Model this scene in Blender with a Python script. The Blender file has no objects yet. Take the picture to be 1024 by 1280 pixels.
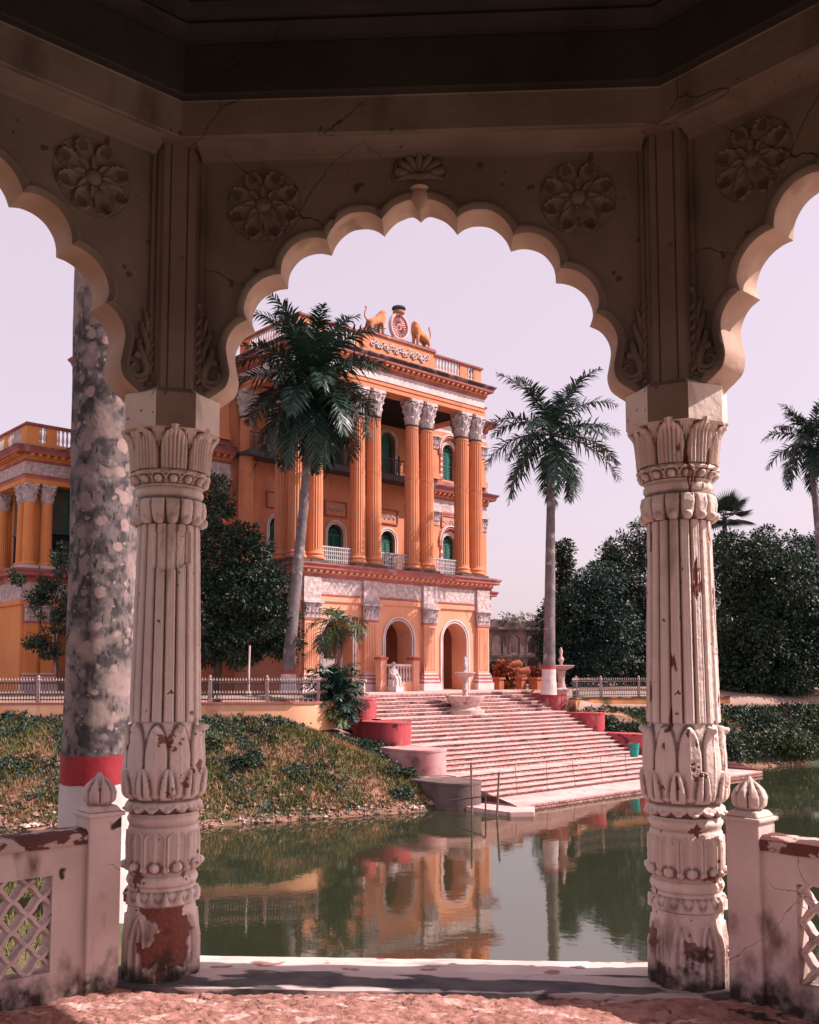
import bpy, bmesh, math, random
import numpy as np
from mathutils import Vector, Matrix, noise
from mathutils.geometry import tessellate_polygon

# ------------------------------------------------------------------ camera
SC = bpy.context.scene
F_PX, PITCH, Y0 = 1190.0, math.radians(4.5), 746.0      # lens found from the photo's vanishing points
EYE = Vector((0, 0, 1.6))
cam_d = bpy.data.cameras.new("camera"); cam = bpy.data.objects.new("camera", cam_d)
SC.collection.objects.link(cam); SC.camera = cam
cam.location = EYE; cam.rotation_euler = (math.radians(90) + PITCH, 0, 0)
cam_d.sensor_fit = 'VERTICAL'; cam_d.sensor_height = 24.0; cam_d.sensor_width = 24.0
cam_d.lens = F_PX / 1280 * 24.0
cam_d.shift_y = (Y0 - 640) / 1280
cam_d.clip_start = 0.05; cam_d.clip_end = 3000
# ------------------------------------------------------------------ sky, sun, exposure
SUN_AZ, SUN_EL = math.radians(92), math.radians(46)     # clockwise from +Y
world = bpy.data.worlds.new("World"); SC.world = world; world.use_nodes = True
wn, wl = world.node_tree.nodes, world.node_tree.links
bg = wn['Background']
sky = wn.new('ShaderNodeTexSky'); sky.sky_type = 'NISHITA'; sky.sun_disc = False
sky.sun_elevation = SUN_EL; sky.sun_rotation = SUN_AZ
sky.air_density = 1.0; sky.dust_density = 4.0; sky.ozone_density = 1.0; sky.altitude = 0
mx = wn.new('ShaderNodeMix'); mx.data_type = 'RGBA'; mx.blend_type = 'MIX'
mx.inputs[0].default_value = 0.50
tint = wn.new('ShaderNodeMix'); tint.data_type = 'RGBA'; tint.blend_type = 'MULTIPLY'; tint.inputs[0].default_value = 1
wl.new(sky.outputs[0], tint.inputs[6]); tint.inputs[7].default_value = (1.12, .90, .96, 1)
wl.new(tint.outputs[2], mx.inputs[6]); mx.inputs[7].default_value = (9.7, 7.75, 8.45, 1)
wl.new(mx.outputs[2], bg.inputs[0]); bg.inputs[1].default_value = 0.092
sun_d = bpy.data.lights.new("sun", 'SUN'); sun_d.energy = 5.0; sun_d.angle = math.radians(0.5)
sun_d.color = (1.0, 0.85, 0.79)
sun = bpy.data.objects.new("sun", sun_d); SC.collection.objects.link(sun)
to_sun = Vector((math.sin(SUN_AZ) * math.cos(SUN_EL), math.cos(SUN_AZ) * math.cos(SUN_EL), math.sin(SUN_EL)))
sun.rotation_euler = to_sun.to_track_quat('Z', 'Y').to_euler(); sun.location = (30, 0, 40)
SC.view_settings.view_transform = 'Standard'; SC.view_settings.look = 'None'
SC.view_settings.exposure = 0.60; SC.view_settings.gamma = 1.0
SC.cycles.max_bounces = 8; SC.cycles.diffuse_bounces = 4; SC.cycles.glossy_bounces = 4
SC.cycles.use_denoising = True

def ray(X, Y):
    """direction through a pixel of the 1024x1280 photo"""
    v = Y0 - Y; c, s = math.cos(PITCH), math.sin(PITCH)
    return Vector((X - 512, F_PX * c - v * s, F_PX * s + v * c))
def at(X, Y, fwd):
    r = ray(X, Y); return EYE + r * (fwd / r.y)
def at_z(X, Y, z):
    r = ray(X, Y); return EYE + r * ((z - EYE.z) / r.z)

# ------------------------------------------------------------------ objects
col = SC.collection
def tag(o, label=None, cat=None, group=None, kind=None):
    if label: o['label'] = label
    if cat: o['category'] = cat
    if group: o['group'] = group
    if kind: o['kind'] = kind
    return o
def thing(name, label, cat, loc=(0, 0, 0), rz=0.0, group=None):
    o = bpy.data.objects.new(name, None); o.empty_display_size = 0.2; col.objects.link(o)
    o.location = loc; o.rotation_euler = (0, 0, rz)
    return tag(o, label, cat, group)
def copy_tree(o, parent=None):
    c = o.copy(); col.objects.link(c); c.parent = parent
    for ch in list(o.children): copy_tree(ch, c)
    return c

class MB:
    """collects faces for one mesh"""
    def __init__(s): s.v = []; s.f = []; s.m = []; s.n = 0
    def add(s, V, Fs, mi=0, M=None):
        V = np.asarray(V, dtype=float).reshape(-1, 3)
        if M is not None:
            A = np.array(M); V = V @ A[:3, :3].T + A[:3, 3]
        s.v.append(V); b = s.n; s.n += len(V)
        for f in Fs: s.f.append(tuple(i + b for i in f)); s.m.append(mi)
        return s
    def box(s, x0, x1, y0, y1, z0, z1, mi=0, M=None, top=None):
        t = top or (0, 0)       # inset of the top (x, y)
        V = [(x0, y0, z0), (x1, y0, z0), (x1, y1, z0), (x0, y1, z0),
             (x0 + t[0], y0 + t[1], z1), (x1 - t[0], y0 + t[1], z1), (x1 - t[0], y1 - t[1], z1), (x0 + t[0], y1 - t[1], z1)]
        return s.add(V, [(3, 2, 1, 0), (4, 5, 6, 7), (0, 1, 5, 4), (1, 2, 6, 5), (2, 3, 7, 6), (3, 0, 4, 7)], mi, M)
    def prism(s, poly, z0, z1, mi=0, M=None, scale=1.0, cap=True):
        n = len(poly)
        V = [(x, y, z0) for x, y in poly] + [(x * scale, y * scale, z1) for x, y in poly]
        Fs = [(i, (i + 1) % n, n + (i + 1) % n, n + i) for i in range(n)]
        if cap: Fs += [tuple(range(n))[::-1], tuple(range(n, 2 * n))]
        return s.add(V, Fs, mi, M)
    def lathe(s, prof, n=24, mi=0, M=None, rot=0.0, close=True):
        """prof: (r, z) from bottom up"""
        a = rot + np.arange(n) * 2 * math.pi / n
        V = np.concatenate([np.stack([r * np.cos(a), r * np.sin(a), np.full(n, z)], 1) for r, z in prof])
        Fs = [(k * n + i, k * n + (i + 1) % n, (k + 1) * n + (i + 1) % n, (k + 1) * n + i) for k in range(len(prof) - 1) for i in range(n)]
        if close: Fs += [tuple(range(n))[::-1], tuple(range((len(prof) - 1) * n, len(prof) * n))]
        return s.add(V, Fs, mi, M)
    def tube(s, pts, r, n=6, mi=0, M=None, flat=None):
        """pts: list of points, r: one radius or one for each point; flat=(w, h) gives an oval section"""
        P = [Vector(p) for p in pts]; R = r if hasattr(r, '__len__') else [r] * len(P)
        V = []; up = None
        for i, p in enumerate(P):
            t = (P[min(i + 1, len(P) - 1)] - P[max(i - 1, 0)]).normalized()
            if up is None:
                up = Vector((0, 0, 1)) if abs(t.z) < 0.9 else Vector((0, 1, 0))
            x = t.cross(up).normalized(); up = x.cross(t).normalized()
            for k in range(n):
                a = 2 * math.pi * k / n
                fx, fy = flat or (1, 1)
                V.append(p + x * (math.cos(a) * R[i] * fx) + up * (math.sin(a) * R[i] * fy))
        Fs = [(k * n + i, k * n + (i + 1) % n, (k + 1) * n + (i + 1) % n, (k + 1) * n + i) for k in range(len(P) - 1) for i in range(n)]
        Fs += [tuple(range(n))[::-1], tuple(range((len(P) - 1) * n, len(P) * n))]
        return s.add([tuple(v) for v in V], Fs, mi, M)
    def poly(s, outer, holes, fn, mi=0, flip=False):
        """tessellate a 2-d polygon with holes; fn maps (u, w) to a 3-d point"""
        loops = [[Vector((u, w, 0)) for u, w in L] for L in [outer] + list(holes)]
        T = tessellate_polygon(loops); flat = [p for L in loops for p in L]
        V = [fn(p.x, p.y) for p in flat]
        Fs = []
        for t in T:
            a, b, c = (flat[i] for i in t)
            pos = (b - a).cross(c - a).z > 0
            Fs.append(tuple(t) if pos != flip else tuple(t)[::-1])
        return s.add(V, Fs, mi)
    def build(s, name, mats, parent=None, smooth=None, loc=None):
        me = bpy.data.meshes.new(name)
        V = np.concatenate(s.v) if s.v else np.zeros((0, 3))
        me.from_pydata(V.tolist(), [], s.f)
        mats = mats if isinstance(mats, (list, tuple)) else [mats]
        for m in mats: me.materials.append(m)
        if len(mats) > 1: me.polygons.foreach_set('material_index', s.m)
        if smooth is not None:
            me.polygons.foreach_set('use_smooth', [True] * len(me.polygons))
            if smooth < 179: me.set_sharp_from_angle(angle=math.radians(smooth))
        me.update()
        o = bpy.data.objects.new(name, me); col.objects.link(o)
        if parent is not None: o.parent = parent
        if loc is not None: o.location = loc
        return o

def grid_mesh(name, P, mats, parent=None, closed=False, smooth=40, mi=None):
    """P: array rows x cols x 3"""
    r, c = P.shape[:2]; mb = MB(); Fs = []
    for k in range(r - 1):
        for i in range(c if closed else c - 1):
            j = (i + 1) % c
            Fs.append((k * c + i, k * c + j, (k + 1) * c + j, (k + 1) * c + i))
    mb.add(P.reshape(-1, 3), Fs)
    return mb.build(name, mats, parent, smooth)

def nz(x, y, z=0.0, oct=3):
    return noise.fractal(Vector((x, y, z)), 1.0, 2.0, oct)

# ------------------------------------------------------------------ materials
def mat(name, c1, c2=None, rough=0.85, scale=3.0, spec=0.25, bump=0.0, bscale=None, stretch=(1, 1, 1), lo=0.35, hi=0.65,
        dirt=None, dscale=1.5, dlo=0.55, dhi=0.75, dstretch=(1, 1, 1), detail=5.0, attr=None, attr2=None, attr3=None, dist=0.02, zdirt=None, spots=None, cracks=None):
    m = bpy.data.materials.new(name); m.use_nodes = True
    N, L = m.node_tree.nodes, m.node_tree.links
    b = N['Principled BSDF']; b.inputs['Roughness'].default_value = rough
    b.inputs['Specular IOR Level'].default_value = spec
    tc = N.new('ShaderNodeTexCoord')
    def nois(sc, st, det=detail, off=0.0):
        mp = N.new('ShaderNodeMapping'); mp.inputs['Scale'].default_value = st; mp.inputs['Location'].default_value = (off, off * .7, off * .3)
        L.new(tc.outputs['Object'], mp.inputs[0])
        t = N.new('ShaderNodeTexNoise'); t.inputs['Scale'].default_value = sc; t.inputs['Detail'].default_value = det
        L.new(mp.outputs[0], t.inputs['Vector']); return t.outputs[0]
    def ramp(src, lo, hi):
        r = N.new('ShaderNodeMapRange'); r.inputs[1].default_value = lo; r.inputs[2].default_value = hi
        r.clamp = True; L.new(src, r.inputs[0]); return r.outputs[0]
    def mixc(fac, a, bcol):
        k = N.new('ShaderNodeMix'); k.data_type = 'RGBA'; L.new(fac, k.inputs[0])
        if isinstance(a, tuple): k.inputs[6].default_value = (*a, 1)
        else: L.new(a, k.inputs[6])
        k.inputs[7].default_value = (*bcol, 1); return k.outputs[2]
    out = c1
    if c2 is not None: out = mixc(ramp(nois(scale, stretch), lo, hi), out, c2)
    if spots is not None:       # (colour, scale, threshold)
        vo = N.new('ShaderNodeTexNoise'); vo.inputs['Scale'].default_value = spots[1]; vo.inputs['Detail'].default_value = 2.0
        L.new(tc.outputs['Object'], vo.inputs['Vector'])
        out = mixc(ramp(vo.outputs[0], spots[2], spots[2] + 0.025), out, spots[0])
    if cracks is not None:      # (scale, width, colour): hairline cracks, broken up by noise
        wp = N.new('ShaderNodeMix'); wp.data_type = 'RGBA'; wp.inputs[0].default_value = .12
        wt = N.new('ShaderNodeTexNoise'); wt.inputs['Scale'].default_value = cracks[0] * 3; wt.inputs['Detail'].default_value = 6
        L.new(tc.outputs['Object'], wt.inputs['Vector']); L.new(tc.outputs['Object'], wp.inputs[6]); L.new(wt.outputs[1], wp.inputs[7])
        cv = N.new('ShaderNodeTexVoronoi'); cv.feature = 'DISTANCE_TO_EDGE'; cv.inputs['Scale'].default_value = cracks[0]; L.new(wp.outputs[2], cv.inputs['Vector'])
        cf = ramp(cv.outputs['Distance'], cracks[1], cracks[1] * .3); mk = ramp(nois(cracks[0] * .8, (1, 1, 1), 2, 11.0), .54, .62)
        ml = N.new('ShaderNodeMath'); ml.operation = 'MULTIPLY'; L.new(cf, ml.inputs[0]); L.new(mk, ml.inputs[1])
        out = mixc(ml.outputs[0], out, cracks[2])
    if dirt is not None: out = mixc(ramp(nois(dscale, dstretch, 6, 7.3), dlo, dhi), out, dirt)
    if zdirt is not None:       # (colour, z below which it starts, z where it is full): splash dirt of the foot
        sp = N.new('ShaderNodeSeparateXYZ'); L.new(tc.outputs['Object'], sp.inputs[0])
        nn = N.new('ShaderNodeMath'); nn.operation = 'MULTIPLY_ADD'; L.new(nois(13.0, (1, 1, .8), 12, 3.1), nn.inputs[0])
        nn.inputs[1].default_value = (zdirt[2] - zdirt[1]) * 3.0; 
        L.new(sp.outputs[2], nn.inputs[2])
        off = (zdirt[2] - zdirt[1]) * 1.5
        out = mixc(ramp(nn.outputs[0], zdirt[1] + off, zdirt[2] + off), out, zdirt[0])
    for at_, colr in ((attr3, None), (attr, None), (attr2, None)):
        if at_ is not None:     # (attribute name, colour): patches modelled on the mesh
            an = N.new('ShaderNodeAttribute'); an.attribute_name = at_[0]
            out = mixc(an.outputs['Fac'], out, at_[1])
    if isinstance(out, tuple): b.inputs['Base Color'].default_value = (*out, 1)
    else: L.new(out, b.inputs['Base Color'])
    if bump:
        bp = N.new('ShaderNodeBump'); bp.inputs['Strength'].default_value = bump; bp.inputs['Distance'].default_value = dist
        L.new(nois(bscale or scale * 4, stretch, 8), bp.inputs['Height']); L.new(bp.outputs[0], b.inputs['Normal'])
    return m

ORANGE = mat('ochre_orange_wall', (.64, .262, .140), (.55, .205, .112), scale=.6, bump=.3, bscale=6, dirt=(.34, .12, .075), dscale=1.1, dlo=.56, dhi=.78, dstretch=(1, 1, .16), spots=((.52, .25, .17), 1.6, .66), cracks=(.7, .012, (.30, .10, .06)))
ORANGE_W = mat('yellow_ochre_wall', (.68, .285, .10), (.60, .23, .085), scale=.5, bump=.25, bscale=6, dirt=(.40, .14, .05), dscale=.7, dlo=.6, dhi=.8, dstretch=(1, 1, .25))
PINKWALL = mat('salmon_wall', (.68, .36, .25), (.62, .28, .175), scale=.5, bump=.25, bscale=5, dirt=(.34, .12, .07), dscale=1.0, dlo=.6, dhi=.75, dstretch=(1, 1, .3))
WHITE = mat('white_lime_wash', (.66, .55, .55), (.52, .42, .42), scale=1.2, bump=.2, bscale=10, dirt=(.2, .15, .15), dscale=1.2, dlo=.62, dhi=.8, dstretch=(1, 1, .3))
RELIEF = mat('white_stucco_relief', (.55, .455, .455), (.40, .315, .32), scale=4.5, bump=1.0, bscale=5, lo=.44, hi=.56, dist=.08)
CAPST = mat('grey_white_stone', (.58, .50, .51), (.36, .29, .31), scale=2.5, bump=.5, bscale=9, dist=.05)
RED = mat('red_oxide_paint', (.40, .075, .07), (.32, .05, .055), scale=1.5, bump=.2, bscale=9)
REDW = mat('weathered_red_paint', (.44, .085, .095), (.32, .05, .065), scale=1.0, bump=.4, bscale=9, stretch=(1, 1, .35), dirt=(.42, .24, .23), dscale=2.2, dlo=.58, dhi=.70, dstretch=(1, 1, .4), spots=((.12, .04, .045), 2.4, .63), cracks=(1.2, .012, (.10, .03, .03)))
GRIME = mat('black_stained_stone', (.055, .045, .05), (.30, .18, .17), scale=1.6, bump=.4, bscale=9, lo=.5, hi=.68)
TRIM = mat('dull_pink_red_trim', (.40, .145, .13), (.30, .10, .10), scale=1.2, bump=.2, bscale=9, dirt=(.52, .33, .31), dscale=1.2, dlo=.62, dhi=.75)
GREEN = mat('green_shutter_paint', (.030, .145, .12), (.022, .11, .095), rough=.5, scale=3)
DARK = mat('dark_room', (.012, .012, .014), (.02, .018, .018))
IRON = mat('grey_iron', (.10, .095, .11), (.06, .055, .06), rough=.6, scale=6)
LATTICE = mat('white_iron', (.50, .44, .46), (.38, .33, .35), rough=.6, scale=6)
LION = mat('ochre_statue', (.62, .26, .12), (.34, .13, .07), scale=3.5, bump=.3, bscale=8)
BLUEP = mat('blue_crown_paint', (.03, .05, .09), (.05, .06, .1))
STEP = mat('worn_step_stone', (.60, .42, .40), (.50, .30, .285), scale=.9, bump=.3, bscale=9, dirt=(.22, .12, .12), dscale=2.2, dlo=.60, dhi=.74)
STEPR = mat('stained_riser', (.40, .22, .205), (.52, .36, .34), scale=2.0, bump=.3, bscale=9, dirt=(.10, .05, .055), dscale=2.5, dlo=.55, dhi=.7)
CONC = mat('shaded_stained_concrete', (.15, .10, .095), (.09, .062, .062), scale=1.0, bump=.4, bscale=8, dirt=(.42, .25, .23), dscale=.8, dlo=.6, dhi=.7)  # base colour carries the end wall's unlit side; pale stains on top
# ================================================================== SETTING: ground, banks, water
WATER_Z = -3.65; PLAZA_Z = 0.5
# palace frame: x along the facade to the right, y into the building
PC = Vector((4.7, 60.0, PLAZA_Z)); PA = math.atan2(.671, .741)
def pal(x, y, z=0.0):
    return Vector((PC.x + x * .741 - y * .671, PC.y + x * .671 + y * .741, PC.z + z))

def seg_dist(px, py, line):
    best = 1e9
    for (ax, ay), (bx, by) in zip(line[:-1], line[1:]):
        dx, dy = bx - ax, by - ay
        t = max(0, min(1, ((px - ax) * dx + (py - ay) * dy) / (dx * dx + dy * dy + 1e-9)))
        best = min(best, math.hypot(px - ax - t * dx, py - ay - t * dy))
    return best
SHORE = [(-90, 28.3), (-40, 30.4), (-20, 31.7), (-7.2, 32.6), (-2.73, 34.8), (0.3, 36.3), (2.0, 37.6), (4.5, 42.0), (10, 48.2), (14.0, 50.2), (18.3, 52.6), (23.2, 54.9), (40, 61), (110, 86)]
WALL_L = [(-90, 36.5), (-40, 38.5), (-20, 39.2), (-8.0, 39.8), (-4.6, 40.3), (-3.3, 41.4), (-2.4, 43.6)]
WALL_R = [(9.3, 53.4), (11.0, 55.4), (14.0, 56.6), (22, 58.8), (40, 66), (110, 94)]
def lin(line, x):
    if x <= line[0][0]: return line[0][1]
    for (ax, ay), (bx, by) in zip(line[:-1], line[1:]):
        if x <= bx: return ay + (by - ay) * (x - ax) / (bx - ax)
    return line[-1][1]
TOPLINE = WALL_L[:5] + [(-3.4, 41.3), (-2.4, 43.0), (3, 48), (9.3, 53.4)] + WALL_R[1:]
def bank_z(x, y):
    s, t = lin(SHORE, x), lin(TOPLINE, x)
    f = (y - s) / (t - s)
    top = -0.32 if x < 4 else -.55
    return WATER_Z + (top - WATER_Z) * f
def far_ground_z(x, y):
    z = far_ground_z0(x, y)
    dx, dy = x - PC.x, y - PC.y; u = dx * .741 + dy * .671; off = dx * .671 - dy * .741
    if off > 4.6:            # cut down under the stone steps
        lo, hi = (-15.6, -1.3) if off < 7.6 else (-16.0, -1.3) if off < 10.3 else (-16.4, -1.3) if off < 13 else (-17.4, 2.2)
        if u < -15.0 and off > 4.5: z = min(z, max(WATER_Z - .6 if off > 16 else WATER_Z + .15, -.55 - (off - 4.5) * .30 + max(0, -16.4 - u) * .26))
        if lo < u < hi: z = min(z, PLAZA_Z - .5 - max(0, off - 5.2) * .385)
    return z
def far_ground_z0(x, y):
    s, t = lin(SHORE, x), lin(TOPLINE, x)
    if y < s: return WATER_Z - min(1.5, (s - y) * .6)
    if y <= t:
        f = (y - s) / (t - s)
        b = .22 * nz(x * .5, y * .5, 1.3) * min(1, f * 5) * min(1, (1 - f) * 4 + .15)
        return WATER_Z + ((-0.32 if x < 4 else -.55) - WATER_Z) * (f ** .85) + b + .08 * nz(x * 2.1, y * 2.1, 4)
    return PLAZA_Z - .03 - max(0.0, 0.85 * (1 - (y - t) / 1.5))

SOIL = mat('bank_soil', (.36, .18, .125), (.20, .105, .07), scale=1.3, bump=.9, bscale=5, dist=.08, dirt=(.045, .055, .028), dscale=.55, dlo=.42, dhi=.58)
PLAZA = mat('dusty_ground', (.36, .24, .20), (.25, .17, .13), scale=.4, bump=.4, bscale=4)
# the far ground: one sheet from the pond's edge to the horizon
xs = np.concatenate([[-1400, -600, -250, -140], np.arange(-90, -30, 3.0), np.arange(-30, 40, .6), np.arange(40, 112, 4.0), [160, 300, 700, 1400]])
G = []
for x in xs:
    xc = max(-90, min(110, x)); s, t = lin(SHORE, xc), lin(TOPLINE, xc)
    ys = np.concatenate([[s - 2.5, s - 1, s - .3], np.linspace(s, t - .06, 26), [t - .02, t + .02, t + .3, t + .6, t + 3, t + 10, t + 30, t + 80, 260, 600, 1500]])
    G.append([(x, y, far_ground_z(xc, y)) for y in ys])
G = np.array(G)
top_ix = 29
mbg = MB(); r, c = G.shape[:2]; Fs = []; mi = []
for k in range(r - 1):
    for i in range(c - 1):
        Fs.append((k * c + i, (k + 1) * c + i, (k + 1) * c + i + 1, k * c + i + 1)); mi.append(1 if i >= top_ix else 0)
mbg.add(G.reshape(-1, 3), Fs); mbg.m = mi
tag(mbg.build('ground', [SOIL, PLAZA], None, 60), kind='structure')

# the near bank on the left of the pavilion
NEARGRASS = mat('near_turf', (.07, .085, .03), (.16, .12, .06), scale=2.0, bump=.8, bscale=8, dist=.05)
NB = [(-1.45, 6.05), (-1.8, 7.2), (-2.15, 8.8), (-2.9, 10.0), (-4.5, 11.2), (-8, 12.4), (-16, 13.2), (-40, 14), (-120, 15)]
mbn = MB(); rows = []
for (x, y) in [(-1.42, 5.55)] + NB:
    d = Vector((-.75 if x > -4 else -.2, -.66 if x > -4 else -1, 0)).normalized()
    row = []
    for s, z in ((-1.8, WATER_Z - .8), (-.6, -1.9), (-.15, -.9), (0, -.55), (.6, -.36), (2.0, -.3), (6, -.3), (60, -.3)):
        p = Vector((x, y, 0)) + d * s * (1 if s > 0 or x < -4 else .35)
        row.append((p.x, p.y, z + .04 * nz(p.x, p.y, 2)))
    rows.append(row)
tag(grid_mesh('near_bank', np.array(rows)[::-1], NEARGRASS, None, smooth=60), kind='structure')
mbk = MB(); mbk.box(-300, 300, -300, -2.2, -1.2, -.62)
tag(mbk.build('near_ground', NEARGRASS), kind='structure')

# water
WM = bpy.data.materials.new('pond_water'); WM.use_nodes = True
N, L = WM.node_tree.nodes, WM.node_tree.links; b = N['Principled BSDF']
b.inputs['Base Color'].default_value = (.026, .030, .017, 1); b.inputs['Roughness'].default_value = .035
b.inputs['IOR'].default_value = 3.3; b.inputs['Specular Tint'].default_value = (1, .94, .80, 1); b.inputs['Specular IOR Level'].default_value = .5
tc = N.new('ShaderNodeTexCoord')
hs = []
for sc, st, w in ((1.1, (1, 1.0, 1), .55), (5.0, (1, 1.0, 1), .16)):
    mp = N.new('ShaderNodeMapping'); mp.inputs['Scale'].default_value = st; L.new(tc.outputs['Object'], mp.inputs[0])
    t = N.new('ShaderNodeTexNoise'); t.inputs['Scale'].default_value = sc; t.inputs['Detail'].default_value = 3; L.new(mp.outputs[0], t.inputs['Vector'])
    q = N.new('ShaderNodeMath'); q.operation = 'MULTIPLY'; q.inputs[1].default_value = w; L.new(t.outputs[0], q.inputs[0]); hs.append(q.outputs[0])
ad = N.new('ShaderNodeMath'); L.new(hs[0], ad.inputs[0]); L.new(hs[1], ad.inputs[1])
bp = N.new('ShaderNodeBump'); bp.inputs['Strength'].default_value = .055; bp.inputs['Distance'].default_value = .10
L.new(ad.outputs[0], bp.inputs['Height']); L.new(bp.outputs[0], b.inputs['Normal'])
mbw = MB(); mbw.add([(-1400, -2.0, WATER_Z), (1400, -2.0, WATER_Z), (1400, 95, WATER_Z), (-1400, 95, WATER_Z)], [(0, 1, 2, 3)])
tag(mbw.build('pond_water', WM), kind='structure')

# ================================================================== PAVILION
PAVA = -math.radians(2.98)
PCEN = Vector((-.115, 1.80, 0)); R_COL = 3.645; APO = R_COL * math.cos(math.pi / 8); SIDE = 2 * R_COL * math.sin(math.pi / 8)
pav = thing('pavilion', 'weathered octagonal pavilion with cusped arches and carved columns framing the view', 'pavilion', PCEN, PAVA)
# pavilion frame: front side is +y

PL_COL = mat('flaking_lime_plaster', (.74, .615, .565), (.60, .475, .425), scale=3.2, bump=.55, bscale=26, dist=.012, lo=.4, hi=.7,
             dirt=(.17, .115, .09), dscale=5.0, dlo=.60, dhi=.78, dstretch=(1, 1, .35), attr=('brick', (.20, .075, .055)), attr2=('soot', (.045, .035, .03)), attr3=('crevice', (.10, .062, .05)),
             zdirt=((.06, .045, .04), .10, -.02), spots=((.17, .10, .08), 19.0, .71))
PL_ARCH = mat('dull_ochre_plaster', (.215, .172, .150), (.155, .122, .106), scale=2.0, bump=.5, bscale=22, dist=.012,
              dirt=(.06, .046, .036), dscale=2.2, dlo=.55, dhi=.75, dstretch=(1, 1, .4), spots=((.10, .06, .045), 9.0, .70), attr3=('crevice', (.03, .024, .02)), cracks=(1.1, .0032, (.05, .036, .03)))  # dull ochre, darker than the plaster of the columns
PL_MID = mat('dull_pilaster_plaster', (.23, .175, .145), (.17, .125, .103), scale=2.4, bump=.5, bscale=22, dist=.012, dirt=(.12, .075, .06), dscale=2.6, dlo=.52, dhi=.72, dstretch=(1, 1, .3), spots=((.14, .07, .055), 8.0, .68))
PL_SOFF = mat('ochre_arch_soffit', (.56, .385, .315), (.45, .30, .24), scale=5.0, bump=.4, bscale=24, dist=.01, dirt=(.2, .115, .085), dscale=3.0, dlo=.6, dhi=.75)
PL_CEIL = mat('shade_dark_ceiling_plaster', (.040, .037, .032), (.028, .026, .023), scale=2.0, bump=.5, bscale=14, dist=.012,
              cracks=(1.0, .004, (.012, .01, .009)), dirt=(.02, .016, .014), dscale=2.0, dlo=.55, dhi=.8, dstretch=(1, 1, .3))  # near-black base colour puts the shade under the vault into the plaster
PL_WALL = mat('stained_parapet_plaster', (.68, .535, .495), (.54, .41, .37), scale=2.6, attr3=('crevice', (.12, .075, .06)), bump=.5, bscale=20, dist=.012, dirt=(.13, .07, .05), dscale=4.0, dlo=.60, dhi=.72, dstretch=(1, 1, .5),
              cracks=(2.0, .004, (.14, .09, .075)), zdirt=((.05, .035, .03), .16, .0), spots=((.05, .04, .035), 6.5, .69))
CAPRED = mat('peeling_red_coping', (.15, .06, .05), (.085, .04, .036), scale=6, bump=.6, bscale=20, dist=.01, dirt=(.52, .39, .35), dscale=13, dlo=.52, dhi=.56, dstretch=(.6, 1, 1))

# --- column relief
def petal(x, w, p=2.0):
    return np.clip(1 - np.abs(x / np.maximum(w, 1e-4)) ** p, 0, 1)
def angd(th, n, off=0.0):
    """angle to the nearest of n spokes, as -1..1 of half a step"""
    s = 2 * math.pi / n
    return (((th - off) / s + .5) % 1.0 - .5) * 2
def column_part(name, prof, relief, parent, z0, z1, nth=288, dz=.005, mats=None, wear=None, seed=0):
    """a turned part whose relief is carved by a function of angle and height"""
    zz = np.arange(z0, z1 + dz * .5, dz); th = np.linspace(0, 2 * math.pi, nth, endpoint=False)
    T, Z = np.meshgrid(th, zz)
    pz = np.array([p[0] for p in prof]); pr = np.array([p[1] for p in prof])
    Rr = np.interp(Z, pz, pr) + relief(T, Z) * 1.35
    brick = np.zeros_like(Rr); soot = np.zeros_like(Rr)
    bl = Rr.copy(); k = max(1, int(.022 / dz)); kt = max(1, nth // 48)
    pad = np.pad(bl, ((k, k), (0, 0)), mode='edge'); bl = sum(pad[i:i + len(zz)] for i in range(2 * k + 1)) / (2 * k + 1)
    bl = sum(np.roll(bl, i, 1) for i in range(-kt, kt + 1)) / (2 * kt + 1)
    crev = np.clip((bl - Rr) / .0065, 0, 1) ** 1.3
    if wear: Rr, brick, soot = wear(T, Z, Rr)
    P = np.stack([Rr * np.cos(T), Rr * np.sin(T), Z], -1)
    o = grid_mesh(name, P, mats or PL_COL, parent, closed=True, smooth=50)
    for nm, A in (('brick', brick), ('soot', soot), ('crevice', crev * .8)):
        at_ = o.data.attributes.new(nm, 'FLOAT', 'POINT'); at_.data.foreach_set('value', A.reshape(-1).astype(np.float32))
    # caps
    return o
def smooth01(x, a, b):
    t = np.clip((x - a) / (b - a), 0, 1); return t * t * (3 - 2 * t)
def vnoise(T, Z, sc, seed, oct=4):
    out = np.empty(T.shape); it = np.nditer(T, flags=['multi_index'])
    R = .2
    for k in range(T.shape[0]):
        z = Z[k, 0]
        for i in range(T.shape[1]):
            t = T[k, i]
            out[k, i] = noise.fractal(Vector((math.cos(t) * R * sc + seed, math.sin(t) * R * sc, z * sc)), 1.0, 2.0, oct)
    return out

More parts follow.
